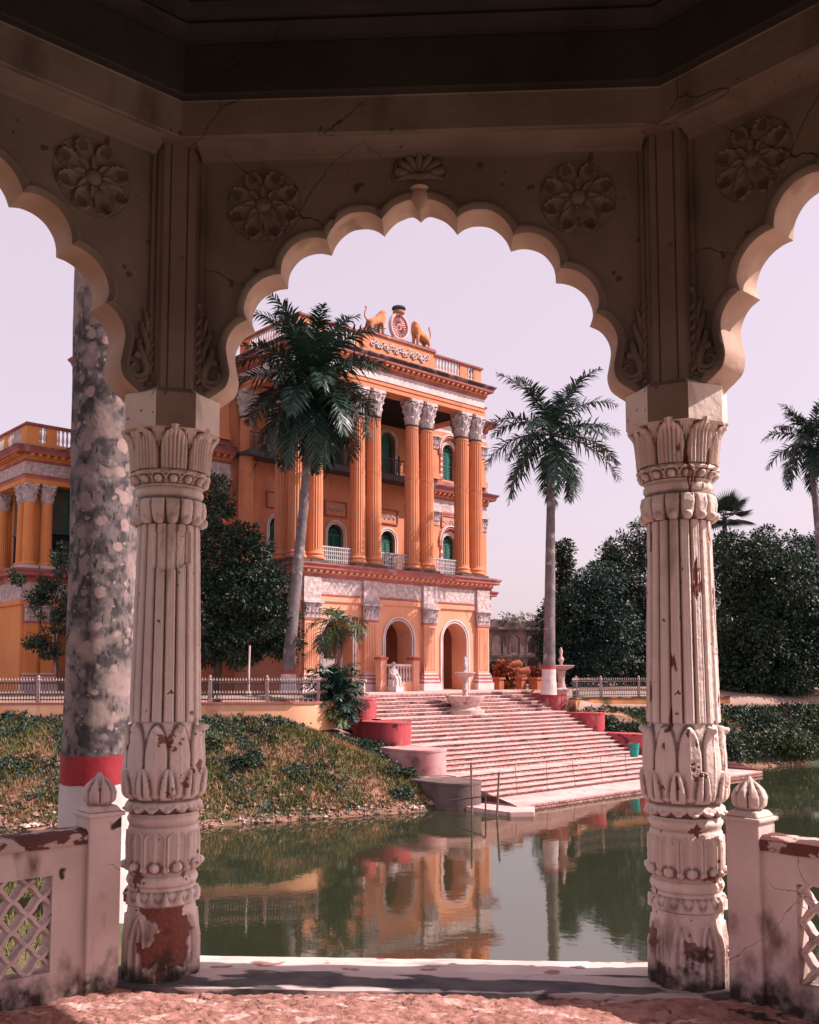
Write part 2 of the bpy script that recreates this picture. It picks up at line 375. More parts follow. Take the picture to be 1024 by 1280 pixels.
PR_BASE = [(-0.06, 0.195), (0.2, 0.198), (0.23, 0.193), (0.3, 0.182), (0.372, 0.176)]
def rel_base(T, Z):
    # eight-sided foot with a carved tongue on each face
    d = angd(T, 8, math.pi / 8 * 0)
    oct_ = (1 / np.cos(d * math.pi / 8) - 1.04) * .20 * smooth01(Z, .34, .22)
    t = np.clip((Z - .02) / .30, 0, 1)
    w = .62 * np.sqrt(np.clip(1 - t ** 3, 0, 1))
    rim = np.exp(-((np.abs(d) - w) / .085) ** 2) * .010 * (Z < .325)
    stem = np.exp(-(d / .09) ** 2) * .008 * smooth01(Z, .27, .22)
    return oct_ + rim + stem
PR_DRUM = [(0.375, 0.18), (0.385, 0.192), (0.43, 0.191), (0.455, 0.178), (0.475, 0.176), (0.485, 0.184), (0.5, 0.188), (0.515, 0.184), (0.53, 0.175), (0.56, 0.18), (0.6, 0.187), (0.7, 0.189), (0.77, 0.184), (0.785, 0.177), (0.8, 0.181), (0.812, 0.189), (0.825, 0.19), (0.838, 0.181), (0.85, 0.18)]
def rel_drum(T, Z):
    o = 0
    # saw-tooth ring of little leaves pointing up
    d = angd(T, 16); t = (Z - .38) / .075
    tooth = (np.abs(d) < (1 - t) * .95) & (t > 0) & (t < 1)
    o = o + np.where(tooth, .013 * petal(d, (1 - np.clip(t, 0, .98)) * .95, 2), 0) - .004 * ((t > 0) & (t < 1))
    # petals hanging on the drum, curled knobs at their feet
    d = angd(T, 10, math.pi / 10); t = (Z - .56) / .2
    inside = (t > 0) & (t < 1.0)
    w = np.where(t > .82, np.sqrt(np.clip(1 - ((t - .82) / .18) ** 2, 0, 1)), 1) * .86
    o = o + inside * (np.exp(-((np.abs(d) - w) / .09) ** 2) * .009 + np.exp(-(d / .10) ** 2) * .005)
    kd = np.sqrt((d * .058) ** 2 + ((Z - .578) * 1.0) ** 2)
    o = o + .024 * np.sqrt(np.clip(1 - (kd / .026) ** 2, 0, 1))
    d2 = angd(T, 10); kd2 = np.sqrt((d2 * .058) ** 2 + (Z - .566) ** 2)
    o = o + .012 * np.sqrt(np.clip(1 - (kd2 / .018) ** 2, 0, 1))
    return o
PR_LOTUS = [(0.85, 0.173), (0.858, 0.187), (0.885, 0.196), (0.905, 0.194), (0.915, 0.184), (0.93, 0.184), (0.97, 0.192), (1.06, 0.2), (1.16, 0.2), (1.26, 0.191), (1.3, 0.183), (1.335, 0.173)]
def rel_lotus(T, Z):
    o = 0
    # scalloped skirt
    d = angd(T, 15); t = (Z - .85) / .06
    lip = .858 + .026 * d ** 2
    o = o - .016 * ((Z < lip) & (Z > .852)) + np.exp(-((Z - lip - .012) / .008) ** 2) * .007
    kd = np.sqrt((d * .042) ** 2 + (Z - .868) ** 2); o = o + .013 * np.sqrt(np.clip(1 - (kd / .016) ** 2, 0, 1))
    # tall leaves
    d = angd(T, 10, math.pi / 10); zt = 1.315
    t = np.clip((Z - .925) / (zt - .925), 0, 1)
    w = np.where(t < .55, .96, .96 * np.sqrt(np.clip(1 - ((t - .55) / .45) ** 1.8, 0, 1)))
    leaf = (np.abs(d) < w) & (Z > .925) & (Z < zt)
    e = np.clip((w - np.abs(d)) / .16, 0, 1)
    o = o + np.where(leaf, .014 * np.sqrt(e) - .003 * (1 - np.exp(-(d / .07) ** 2)), -.0) * smooth01(Z, .925, .95)
    o = o + np.where(leaf, .010 * smooth01(t, .75, 1.0), 0)
    kd = np.sqrt((d * .06) ** 2 + ((Z - 1.30) * .8) ** 2); o = o + .016 * np.sqrt(np.clip(1 - (kd / .017) ** 2, 0, 1))
    # low leaves between them
    d = angd(T, 10); t = np.clip((Z - .925) / .17, 0, 1)
    w = .62 * np.sqrt(np.clip(1 - t ** 1.6, 0, 1)); leaf = (np.abs(d) < w) & (Z > .925)
    e = np.clip((w - np.abs(d)) / .14, 0, 1)
    o = o + np.where(leaf, .010 * np.sqrt(e) + .004, 0)
    return o
PR_SHAFT = [(1.335, .184), (1.34, .186), (2.36, .163), (2.395, .162)]
def rel_shaft(T, Z):
    d = angd(T, 18)
    return .013 * (np.sqrt(np.clip(1 - (d * 1.02) ** 2, 0, 1)) - .8) - .008 * (np.abs(d) > .90) + .003 * (np.abs(np.abs(d) - .55) < .10)
PR_NECK = [(2.395, 0.158), (2.41, 0.175), (2.44, 0.183), (2.49, 0.189), (2.525, 0.183), (2.54, 0.173), (2.553, 0.175), (2.565, 0.183), (2.585, 0.183), (2.597, 0.175), (2.606, 0.179), (2.62, 0.195), (2.65, 0.205), (2.675, 0.205), (2.69, 0.199)]
def rel_neck(T, Z):
    d = angd(T, 15)
    t = np.clip((2.53 - Z) / .14, 0, 1)                 # drooping leaves
    w = .95 * np.sqrt(np.clip(1 - (t * .96) ** 4, 0, 1))
    leaf = (np.abs(d) < w) & (Z < 2.53)
    o = np.where(leaf, .010 * np.sqrt(np.clip((w - np.abs(d)) / .35, 0, 1)), -.014 * (Z < 2.53))
    kd = np.sqrt((d * .036) ** 2 + ((Z - 2.415) * .9) ** 2); o = o + .016 * np.sqrt(np.clip(1 - (kd / .022) ** 2, 0, 1))
    # beads under a scalloped lip
    kd = np.sqrt((d * .042) ** 2 + (Z - 2.637) ** 2); o = o + .022 * np.sqrt(np.clip(1 - (kd / .022) ** 2, 0, 1)) - .010 * ((Z > 2.61) & (Z < 2.66))
    lip = 2.662 - .03 * d ** 2
    o = o + np.exp(-((Z - lip - .012) / .008) ** 2) * .012
    return o
PR_CAP = [(2.69, .190), (2.71, .192), (2.77, .196), (2.83, .203), (2.88, .214), (2.91, .226), (2.918, .226)]
def rel_cap(T, Z):
    d = angd(T, 8); t = np.clip((Z - 2.70) / .2, 0, 1)
    w = np.where(t < .4, .93, .93 * np.sqrt(np.clip(1 - ((t - .4) / .62) ** 2.2, 0, 1)))
    leaf = np.abs(d) < w; e = np.clip((w - np.abs(d)) / .2, 0, 1)
    vein = .0035 * np.cos(d * 26) * leaf
    o = np.where(leaf, .016 * np.sqrt(e), -.006) + vein + np.where(leaf, .012 * smooth01(t, .75, 1), 0)
    d2 = angd(T, 8, math.pi / 8); w2 = .5 * smooth01(t, .35, 1.0); leaf2 = np.abs(d2) < w2
    o = o + np.where(leaf2 & ~leaf, .012 * np.sqrt(np.clip((w2 - np.abs(d2)) / .15, 0, 1)) + .002 * np.cos(d2 * 40), 0)
    return o

def octagon(r_flat, rot=0.0):
    R = r_flat / math.cos(math.pi / 8)
    return [(R * math.cos(rot + math.pi / 8 + k * math.pi / 4), R * math.sin(rot + math.pi / 8 + k * math.pi / 4)) for k in range(8)]
def grooved_octagon(r_flat, g=.012, w=.028):
    """octagon with a sunk fillet line at each side of every face"""
    pts = []
    for k in range(8):
        a = k * math.pi / 4; h = r_flat * math.tan(math.pi / 8)
        for u, dr in ((-h, 0), (-h + w, 0), (-h + w + .006, -g), (-h + w + .012, 0), (h - w - .012, 0), (h - w - .006, -g), (h - w, 0)):
            rr = r_flat + dr
            pts.append((rr * math.cos(a) - u * math.sin(a), rr * math.sin(a) + u * math.cos(a)))
    return pts

def wear_left(T, Z, R):
    th = (T + math.pi) % (2 * math.pi) - math.pi        # 0 faces the middle of the pavilion
    nse = vnoise(T, Z, 9.0, 3.7)
    fine = vnoise(T, Z, 40.0, 1.1, 3)
    brick = np.zeros_like(R); soot = np.zeros_like(R)
    # bared brick on the foot
    m = (np.abs(th - .10 + .25 * (Z - .2)) + .55 * nse < .62) & (Z > .02 + .12 * np.abs(th) + .1 * nse) & (Z < .372)
    flat = .180 + .004 * fine
    R = np.where(m, flat, R); brick = np.where(m, 1, brick)
    # lost plaster at the top of the shaft: the flutes are gone
    edge = .04 * nse
    m2 = (th > -.62 + edge) & (th < .66 + edge * .5) & (Z > 2.165 + .05 * (th) + edge * .6) & (Z < 2.36 + .6 * np.maximum(0, .25 - np.abs(th)) + edge) & (Z < 2.40)
    R = np.where(m2, .149 + .003 * fine + .004 * nse, R)
    m3 = (nse + .45 * fine > .66) & (Z > .3) & (Z < 1.4)
    R = np.where(m3, R - .005, R); brick = np.where(m3, .9, brick)
    soot = np.maximum(soot, smooth01(.15 + .22 * nse + .06 * fine - 1.0 * np.abs(th - .1) * .12 - Z, -.02, .16) * .85)
    return R + .0016 * fine, brick, soot
def wear_right(T, Z, R):
    th = (T + math.pi) % (2 * math.pi) - math.pi
    nse = vnoise(T, Z, 8.0, 13.7); st = vnoise(T, Z * .22, 16.0, 5.0); fine = vnoise(T, Z, 40.0, 8.1, 3)
    brick = np.zeros_like(R)
    m = (st > .46) & (Z > 1.9) & (Z < 2.40) | (nse + .4 * fine > .66) & (Z < 1.4) | (st > .62) & (Z > 1.0)
    R = np.where(m, R - .006, R); brick = np.where(m, 1, 0)
    m2 = (nse > .30) & (Z < .3) & (Z > .05); R = np.where(m2, R - .006, R); brick = np.where(m2, .75, brick)
    soot = smooth01(.17 + .26 * nse + .10 * fine - Z, -.03, .20) * .8 * smooth01(-np.abs(th), -1.7, -.9)
    return R + .0016 * fine, brick, soot

def make_column(label, wear, fine=True):
    nth, dz = (288, .005) if fine else (96, .02)
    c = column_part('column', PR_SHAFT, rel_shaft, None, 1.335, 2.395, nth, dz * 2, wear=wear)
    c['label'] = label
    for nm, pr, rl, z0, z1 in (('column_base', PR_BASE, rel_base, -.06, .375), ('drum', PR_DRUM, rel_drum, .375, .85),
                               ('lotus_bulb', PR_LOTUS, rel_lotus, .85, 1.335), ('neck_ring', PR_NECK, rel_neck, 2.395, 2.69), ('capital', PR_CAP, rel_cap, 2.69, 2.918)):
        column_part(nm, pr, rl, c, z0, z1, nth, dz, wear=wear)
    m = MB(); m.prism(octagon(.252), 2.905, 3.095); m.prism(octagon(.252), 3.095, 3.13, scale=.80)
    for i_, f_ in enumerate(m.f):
        if len(f_) == 4 and i_ % 10 == 7: m.m[i_] = 1  # only the inward face takes the darker pilaster plaster
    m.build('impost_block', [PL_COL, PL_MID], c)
    m = MB(); m.prism(grooved_octagon(.193), 3.06, 4.50)
    p = m.build('pilaster', PL_MID, c)
    for sgn in (-1, 1):         # twisted leaf on the faces beside the inner one
        m = MB(); a = sgn * math.pi / 4
        ca, sa = math.cos(a), math.sin(a)
        def pt(u, z, d): rr = .193 + d; return (rr * ca - u * sa, rr * sa + u * ca, z)
        for k in range(7):
            z = 3.17 + k * .055
            m.tube([pt(-.045, z, .004), pt(-.02, z + .03, .014), pt(.015, z + .065, .015), pt(.04, z + .11, .003)], [.006, .016, .015, .004], 8)
        m.tube([pt(.03, 3.60, .004), pt(-.01, 3.645, .012), pt(-.035, 3.62, .014), pt(-.02, 3.59, .012)], [.006, .014, .014, .006], 8)
        m.tube([pt(-.02, 3.17, .006), pt(.01, 3.14, .016), pt(.03, 3.16, .012)], [.01, .016, .008], 8)
        m.build('carved_leaf', PL_MID, c, 60)
    return c

COLS = []
colL = make_column('left column, its foot bared to red brick and a slab of plaster gone below the neck', wear_left)
colR = make_column('right column, its flutes streaked with red where the paint has flaked', wear_right)
colX = make_column('column of the pavilion behind the viewer', None, fine=False)
for k in range(8):
    a = math.pi / 2 + math.pi / 8 + k * math.pi / 4      # k=0 left front, k=7 right front
    o = colL if k == 0 else colR if k == 7 else colX if k == 1 else copy_tree(colX)
    o.parent = pav; o.location = (R_COL * math.cos(a), R_COL * math.sin(a), 0)
    o.rotation_euler = (0, 0, a + math.pi)

# --- arch panels
CUSP = [[(0, 4.166), (.025, 4.188), (.052, 4.198), (.09, 4.188), (.138, 4.165), (.178, 4.128), (.208, 4.088)],
        [(.208, 4.088), (.25, 4.118), (.307, 4.134), (.385, 4.127), (.445, 4.090), (.488, 4.038), (.512, 3.982)],
        [(.512, 3.982), (.575, 3.995), (.642, 3.985), (.70, 3.953), (.743, 3.898), (.76, 3.847), (.764, 3.791)],
        [(.764, 3.791), (.818, 3.784), (.876, 3.76), (.93, 3.712), (.96, 3.652), (.968, 3.594), (.95, 3.536)],
        [(.95, 3.536), (1.01, 3.503), (1.05, 3.447), (1.065, 3.385), (1.055, 3.31), (1.043, 3.237), (1.06, 3.168), (1.10, 3.13), (1.145, 3.10), (1.178, 3.07)],
        [(1.178, 3.07), (1.215, 3.095), (1.26, 3.115)]]
def catmull(P, n=5):
    P = [Vector(p) for p in P]; Q = [P[0] * 2 - P[1]] + P + [P[-1] * 2 - P[-2]]; out = []
    for i in range(1, len(Q) - 2):
        a, b_, c_, d = Q[i - 1:i + 3]
        for k in range(n):
            t = k / n
            out.append(.5 * (2 * b_ + (c_ - a) * t + (2 * a - 5 * b_ + 4 * c_ - d) * t * t + (3 * b_ - a - 3 * c_ + d) * t ** 3))
    return out + [P[-1]]
LOBES = [catmull(l) for l in CUSP]
def offset_half(d):
    """right half of the arch line pushed into the masonry by d, cusps kept sharp"""
    out = []
    tang = lambda l, i: (l[min(i + 1, len(l) - 1)] - l[max(i - 1, 0)]).normalized()
    bis = []
    for j in range(len(LOBES) + 1):     # bisector at each joint
        if j == 0: bis.append((LOBES[0][0], Vector((0, 1))))
        elif j == len(LOBES): bis.append((LOBES[-1][-1], Vector((0, 1))))
        else:
            t1, t2 = tang(LOBES[j - 1], len(LOBES[j - 1]) - 1), tang(LOBES[j], 0)
            n = Vector((-t1.y, t1.x)) + Vector((-t2.y, t2.x)); bis.append((LOBES[j][0], n.normalized()))
    for j, l in enumerate(LOBES):
        for i, p in enumerate(l):
            if i == 0 and j > 0: continue
            t = tang(l, i); n = Vector((-t.y, t.x)); q = p + n * d
            for e, (cp, bv) in ((0, bis[j]), (1, bis[j + 1])):
                side = bv.x * (q.y - cp.y) - bv.y * (q.x - cp.x)     # + is left of the bisector
                ok = side <= 0 if e == 0 else side >= 0
                if (not ok) or (i == 0 and e == 0) or (i == len(l) - 1 and e == 1):
                    q = cp + bv * max(d * .6, (q - cp).dot(bv))
            out.append(q)
    return out
def arch_line(d):
    h = offset_half(d); h[0].x = 0
    L_ = [(-p.x, p.y) for p in h[1:]][::-1] + [(p.x, p.y) for p in h]
    return L_
HW, ZT = 1.27, 4.52
def make_panel():
    m = MB()
    prof = [(0.0, .11), (0.0, -.06), (.006, -.085), (.02, -.103), (.034, -.108), (.046, -.104), (.054, -.085)]
    loops = [[(u, o, z) for u, z in arch_line(d)] for d, o in prof]
    n = len(loops[0]); V = [p for l in loops for p in l]
    Fs = [(k * n + i, k * n + i + 1, (k + 1) * n + i + 1, (k + 1) * n + i) for k in range(len(loops) - 1) for i in range(n - 1)]
    half = len(Fs) // len(prof)
    m.add(V, Fs[:2 * (n - 1)], 1); m.add(V, Fs[2 * (n - 1):], 0)
    for d, o, flip in ((.054, -.085, False), (0, .11, True)):
        a = [p for p in arch_line(d)]
        poly = [(-HW, a[0][1])] + a + [(HW, a[-1][1]), (HW, ZT), (-HW, ZT)]
        m.poly(poly, [], lambda u, w, o=o: (u, o, w), 0, flip)
    o = m.build('arch_panel', [PL_ARCH, PL_SOFF], None, 38)
    # sloping frame moulding on top, fillets at the sides
    m = MB()
    pr = [(-.08, 4.435), (-.115, 4.437), (-.125, 4.455), (-.15, 4.46), (-.20, 4.49), (-.235, 4.50), (-.245, 4.52), (-.245, 4.56), (-.08, 4.56)]
    for (a, b_) in ((-1.215, 1.215),):
        nn = len(pr); V = [(a - (0 if q[1] < 4.5 else -.0), q[0], q[1]) for q in pr] + [(b_, q[0], q[1]) for q in pr]
        Fs = [(i, (i + 1) % nn, nn + (i + 1) % nn, nn + i) for i in range(nn)] + [tuple(range(nn))[::-1], tuple(range(nn, 2 * nn))]
        m.add(V, Fs)
    for s in (-1, 1):
        x0, x1 = sorted((s * 1.225, s * 1.262)); m.box(x0, x1, -.125, -.08, 3.22, 4.44)
        x0, x1 = sorted((s * 1.200, s * 1.223)); m.box(x0, x1, -.105, -.08, 3.20, 4.44)
    m.build('frame_moulding', PL_ARCH, o, 30)
    # rosettes
    def rosette(u0, z0, rad):
        nr, nt = 30, 128
        rr = np.linspace(0, 1.0, nr); th = np.linspace(0, 2 * math.pi, nt, endpoint=False); TT, RR = np.meshgrid(th, rr)
        d = angd(TT, 8, math.pi / 8)
        t = np.clip((RR - .2) / .74, 0, 1); w = .95 * np.sqrt(np.clip(np.sin(math.pi * (.12 + .88 * t) ** 1.1), 0, 1)) * .98
        inp = (np.abs(d) < w) & (RR < .95) & (RR > .2)
        q = np.abs(d) / np.maximum(w, .01)
        H = np.where(inp, .006 + .016 * q ** 2.5 + .014 * t ** 3, 0)
        d2 = angd(TT, 8); t2 = np.clip((RR - .15) / .38, 0, 1); w2 = .75 * np.sqrt(np.clip(1 - t2 ** 2, 0, 1)); in2 = (np.abs(d2) < w2) & (RR < .53)
        H = np.where(in2, np.maximum(H, .018 + .010 * (np.abs(d2) / np.maximum(w2, .01)) ** 2), H)
        H = np.where(RR < .21, .030 * np.sqrt(np.clip(1 - (RR / .21) ** 2, 0, 1)) + .006, H)
        H = H + .006 * np.exp(-((RR - .985) / .018) ** 2)
        H[-1] = -.006
        P = np.stack([u0 + rad * RR * np.sin(TT), -.086 - H, z0 + rad * RR * np.cos(TT)], -1)
        ro = grid_mesh('rosette', P[::-1], PL_ARCH, o, closed=True, smooth=50)
        cv = np.clip((.010 - H) / .008, 0, 1) * .06 * (RR < .97) + .55 * inp * (q < .55) * (t > .6) + .4 * np.exp(-((RR - .96) / .012) ** 2); cv[-1] = 0
        at_ = ro.data.attributes.new('crevice', 'FLOAT', 'POINT'); at_.data.foreach_set('value', np.clip(cv, 0, 1)[::-1].reshape(-1).astype(np.float32))
        return ro
    rosette(-.868, 4.19, .217); rosette(.868, 4.19, .217)
    # shell over the point, and the bud that hangs below it
    m = MB()
    for k in range(7):
        a = math.radians(-78 + k * 26)
        pts = [(.03 * math.sin(a), -.09, 4.335 + .03 * math.cos(a)), (.085 * math.sin(a), -.108, 4.335 + .07 * math.cos(a)), (.125 * math.sin(a), -.102, 4.335 + .105 * math.cos(a)), (.14 * math.sin(a), -.086, 4.335 + .12 * math.cos(a))]
        m.tube(pts, [.010, .022, .026, .008], 8)
    m.tube([(-.15, -.088, 4.33), (-.12, -.09, 4.42), (-.05, -.09, 4.475), (0, -.09, 4.487), (.05, -.09, 4.475), (.12, -.09, 4.42), (.15, -.088, 4.33)], .008, 6)
    m.tube([(-.13, -.09, 4.315), (-.06, -.105, 4.33), (0, -.11, 4.322), (.06, -.105, 4.33), (.13, -.09, 4.315)], [.01, .02, .022, .02, .01], 8)
    m.build('shell_relief', PL_ARCH, o, 60)
    m = MB(); m.lathe([(.004, -.035), (.022, -.01), (.045, .03), (.05, .06), (.04, .085), (.055, .1), (.02, .115)], 12)
    b_ = m.build('pendant_bud', PL_SOFF, o, 60, loc=(0, -.085, 4.165))
    # scrollwork on both springers
    for s in (-1, 1):
        m = MB()
        def q(u, z, d): return (s * u, -.086 - d, z)
        sp = [q(1.13 + (.012 + .0105 * k * .55) * math.cos(k * .62 + 1.2), 3.225 + (.012 + .0105 * k * .55) * math.sin(k * .62 + 1.2), .012) for k in range(12)]
        m.tube(sp, [.008 + .0012 * k for k in range(12)], 8)
        m.tube([q(1.19, 3.16, .004), q(1.185, 3.24, .016), q(1.15, 3.32, .018), q(1.14, 3.37, .010), q(1.16, 3.385, .006)], [.012, .022, .02, .014, .006], 8)
        m.tube([q(1.19, 3.28, .004), q(1.19, 3.36, .014), q(1.165, 3.43, .016), q(1.155, 3.47, .010), q(1.175, 3.485, .006)], [.01, .018, .017, .012, .006], 8)
        m.tube([q(1.19, 3.40, .003), q(1.19, 3.47, .012), q(1.18, 3.53, .012), q(1.165, 3.56, .006)], [.008, .014, .012, .005], 8)
        m.tube([q(1.10, 3.17, .004), q(1.14, 3.15, .014), q(1.18, 3.17, .012)], [.008, .018, .012], 8)
        m.build('scroll_relief', PL_ARCH, o, 60)
    return o
panel = make_panel()
for k in range(8):
    a = math.pi / 2 + k * math.pi / 4
    o = panel if k == 0 else copy_tree(panel)
    o.parent = pav; o.location = (APO * math.cos(a), APO * math.sin(a), 0); o.rotation_euler = (0, 0, a - math.pi / 2)

# --- bands, ceiling, roof
def oct_ring(prof, mi=0, sub=1):
    mb = MB(); V = []; n = 8 * sub
    for ap, z in prof:
        R = ap / math.cos(math.pi / 8); C8 = [Vector((R * math.cos(math.pi / 8 + k * math.pi / 4), R * math.sin(math.pi / 8 + k * math.pi / 4), z)) for k in range(8)]
        for k in range(8):
            for j in range(sub): V.append(C8[k].lerp(C8[(k + 1) % 8], j / sub))
    Fs = [(k * n + (i + 1) % n, k * n + i, (k + 1) * n + i, (k + 1) * n + (i + 1) % n) for k in range(len(prof) - 1) for i in range(n)]
    mb.add([tuple(v) for v in V], Fs); return mb
A0 = APO
oct_ring([(A0 - .02, 4.50), (A0 - .255, 4.498), (A0 - .262, 4.505), (A0 - .268, 4.69), (A0 - .275, 4.70)]).build('lintel_band', PL_ARCH, pav)
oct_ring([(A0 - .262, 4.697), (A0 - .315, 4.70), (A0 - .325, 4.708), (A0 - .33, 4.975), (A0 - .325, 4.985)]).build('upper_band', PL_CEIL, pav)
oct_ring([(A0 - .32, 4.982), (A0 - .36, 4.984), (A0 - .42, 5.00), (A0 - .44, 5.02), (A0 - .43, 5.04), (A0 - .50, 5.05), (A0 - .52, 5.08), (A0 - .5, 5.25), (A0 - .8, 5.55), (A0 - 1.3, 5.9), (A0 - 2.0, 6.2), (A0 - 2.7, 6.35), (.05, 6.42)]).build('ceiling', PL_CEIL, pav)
oct_ring([(.05, 7.3), (A0 - 2.2, 7.0), (A0 - 1.2, 6.4), (A0 - .3, 5.4), (A0 + .15, 5.15), (A0 + .75, 4.85), (A0 + .75, 4.79), (A0 + .12, 4.95), (A0 + .12, 4.50), (A0 - .02, 4.50)]).build('roof', PL_WALL, pav)  # outside never in view; added for the shadow it casts

# --- parapets on the sides next to the open front one (and round the rest)
def parapet(label=None):
    s0, s1 = .44, SIDE - .44
    j0, j1, k0, k1 = .62, SIDE - .62, .135, .60
    mid = (j0 + j1) / 2; holes = [(j0, mid - .09), (mid + .09, j1)]
    m = MB(); t = .055
    outer = [(s0, -.05), (s1, -.05), (s1, .75), (s0, .75)]
    H = [[(a, k0), (b_, k0), (b_, k1), (a, k1)] for a, b_ in holes]
    m.poly(outer, H, lambda u, w: (u, -t, w)); m.poly(outer, H, lambda u, w: (u, t, w), 0, True)
    for a, b_ in holes:
        V = [(a, -t, k0), (b_, -t, k0), (b_, -t, k1), (a, -t, k1), (a, t, k0), (b_, t, k0), (b_, t, k1), (a, t, k1)]
        m.add(V, [(0, 4, 5, 1), (1, 5, 6, 2), (2, 6, 7, 3), (3, 7, 4, 0)])
    m.add([(s0, -t, -.05), (s0, t, -.05), (s0, t, .75), (s0, -t, .75)], [(0, 1, 2, 3)]); m.add([(s1, -t, -.05), (s1, t, -.05), (s1, t, .75), (s1, -t, .75)], [(3, 2, 1, 0)])
    o = m.build('parapet', PL_WALL)
    m = MB()
    pr = [(-.072, .735), (-.078, .755), (-.078, .79), (-.05, .808), (.05, .808), (.078, .79), (.078, .755), (.072, .735)]
    nn = len(pr); K = 40; P = []
    for i in range(K + 1):
        u = s0 + (s1 - s0) * i / K
        P.append([(u, y + .004 * nz(u * 9, y * 30, 1), z + .006 * nz(u * 8, z * 20, y * 30)) for y, z in pr])
    V = [p for r_ in P for p in r_]; Fs = [(i * nn + k, i * nn + (k + 1) % nn, (i + 1) * nn + (k + 1) % nn, (i + 1) * nn + k) for i in range(K) for k in range(nn)]
    m.add(V, [f[::-1] for f in Fs]); m.build('coping', CAPRED, o, 40)
    m = MB(); cell = .072
    for a, b_ in holes:
        for sg in (1, -1):
            span = (b_ - a) + (k1 - k0); nb = int(span / (2 * cell)) + 2
            for q in range(-nb, nb + 1):
                pts = []
                for i in range(0, 200):
                    w = k0 + (k1 - k0) * i / 48
                    u0 = (q * 2 * cell) + sg * (w - k0)
                    ph = math.pi * (w - k0) / cell
                    u = a + u0 + .0055 * math.sin(2 * ph) * sg + (0 if sg > 0 else 0)
                    if i > 48: break
                    if a - .01 <= u <= b_ + .01: pts.append((u, w + .0 * ph))
                if len(pts) < 3: continue
                V = []
                for i, (u, w) in enumerate(pts):
                    u2, w2 = pts[min(i + 1, len(pts) - 1)]; u1, w1 = pts[max(i - 1, 0)]
                    l = math.hypot(u2 - u1, w2 - w1) or 1; nx, nzz = -(w2 - w1) / l, (u2 - u1) / l
                    h = .0115; dd = .034 if sg > 0 else .031
                    V += [(u - nx * h, -dd, w - nzz * h), (u - nx * h * .6, -dd - .006, w - nzz * h * .6), (u + nx * h * .6, -dd - .006, w + nzz * h * .6), (u + nx * h, -dd, w + nzz * h), (u + nx * h, dd, w + nzz * h), (u - nx * h, dd, w - nzz * h)]
                nn = 6
                Fs = [(i * nn + k, i * nn + (k + 1) % nn, (i + 1) * nn + (k + 1) % nn, (i + 1) * nn + k) for i in range(len(pts) - 1) for k in range(nn)]
                m.add(V, Fs)
    m.build('lattice_screen', PL_WALL, o, 40)
    for s in (.365, SIDE - .365):
        m = MB()
        m.box(s - .088, s + .088, -.085, .085, -.05, .885); m.box(s - .102, s + .102, -.1, .1, .862, .885); m.box(s - .088, s + .088, -.086, .086, .886, .915, top=(.02, .02))
        pst = m.build('railing_post', PL_WALL, o)
        bv = pst.modifiers.new('bevel', 'BEVEL'); bv.width = .008; bv.segments = 2
        prf = [(.903, .062), (.915, .058), (.93, .066), (.95, .070), (.98, .072), (1.01, .060), (1.035, .040), (1.06, .022), (1.085, .006)]
        def rl(T, Z):
            d = angd(T, 8); t = np.clip((Z - .925) / .13, 0, 1); w = .95 * np.sqrt(np.clip(1 - t ** 2.2, 0, 1))
            return np.where(np.abs(d) < w, .010 * np.sqrt(np.clip((w - np.abs(d)) / .3, 0, 1)) + .003 * t, -.003) * smooth01(Z, .92, .94) * smooth01(Z, 1.075, 1.02)
        f_ = column_part('finial', prf, rl, pst, .903, 1.085, 96, .006, mats=PL_WALL); f_.location = (s, 0, 0)
    return o
par = parapet()
first = True
for k in (0, 6, 1, 5):          # the front side (between columns 7 and 0) stays open
    a0 = math.pi / 2 + math.pi / 8 + k * math.pi / 4; a1 = a0 + math.pi / 4
    p0 = Vector((R_COL * math.cos(a0), R_COL * math.sin(a0), 0)); p1 = Vector((R_COL * math.cos(a1), R_COL * math.sin(a1), 0))
    o = par if first else copy_tree(par); first = False
    o.parent = pav; o.location = p1; o.rotation_euler = (0, 0, math.atan2((p0 - p1).y, (p0 - p1).x) + 0)
    # local -y must look outwards or inwards alike: the panel is the same on both faces

# --- floor
FLOOR = mat('worn_brick_floor', (.40, .205, .168), (.27, .125, .10), scale=14, bump=1.0, bscale=40, dist=.012, lo=.42, hi=.6, dirt=(.52, .36, .32), dscale=11.0, dlo=.57, dhi=.62, dstretch=(.5, 1, 1), spots=((.06, .035, .03), 17.0, .70), cracks=(5.0, .03, (.07, .035, .03)))
SILL = mat('painted_sill', (.62, .52, .49), (.54, .42, .39), scale=4, bump=.4, bscale=18, dist=.01, dirt=(.045, .04, .045), dscale=3.2, dlo=.56, dhi=.62, dstretch=(.35, 1, 1), spots=((.33, .15, .13), 5.0, .62))
WORN_SHADE = mat('worn_and_shaded_paint', (.055, .05, .055), (.12, .10, .10), scale=6, bump=.6, bscale=16, dist=.012, dirt=(.50, .40, .38), dscale=3.4, dlo=.545, dhi=.575, dstretch=(.4, 1.4, 1), detail=8)
m = MB(); R_F = 3.9
yy = np.concatenate([np.linspace(-4, 1.0, 12), np.linspace(1.05, 2.45, 14), np.linspace(2.47, APO - .26, 90)]); xx = np.linspace(-3.4, 3.4, 520)
P = np.zeros((len(yy), len(xx), 3))
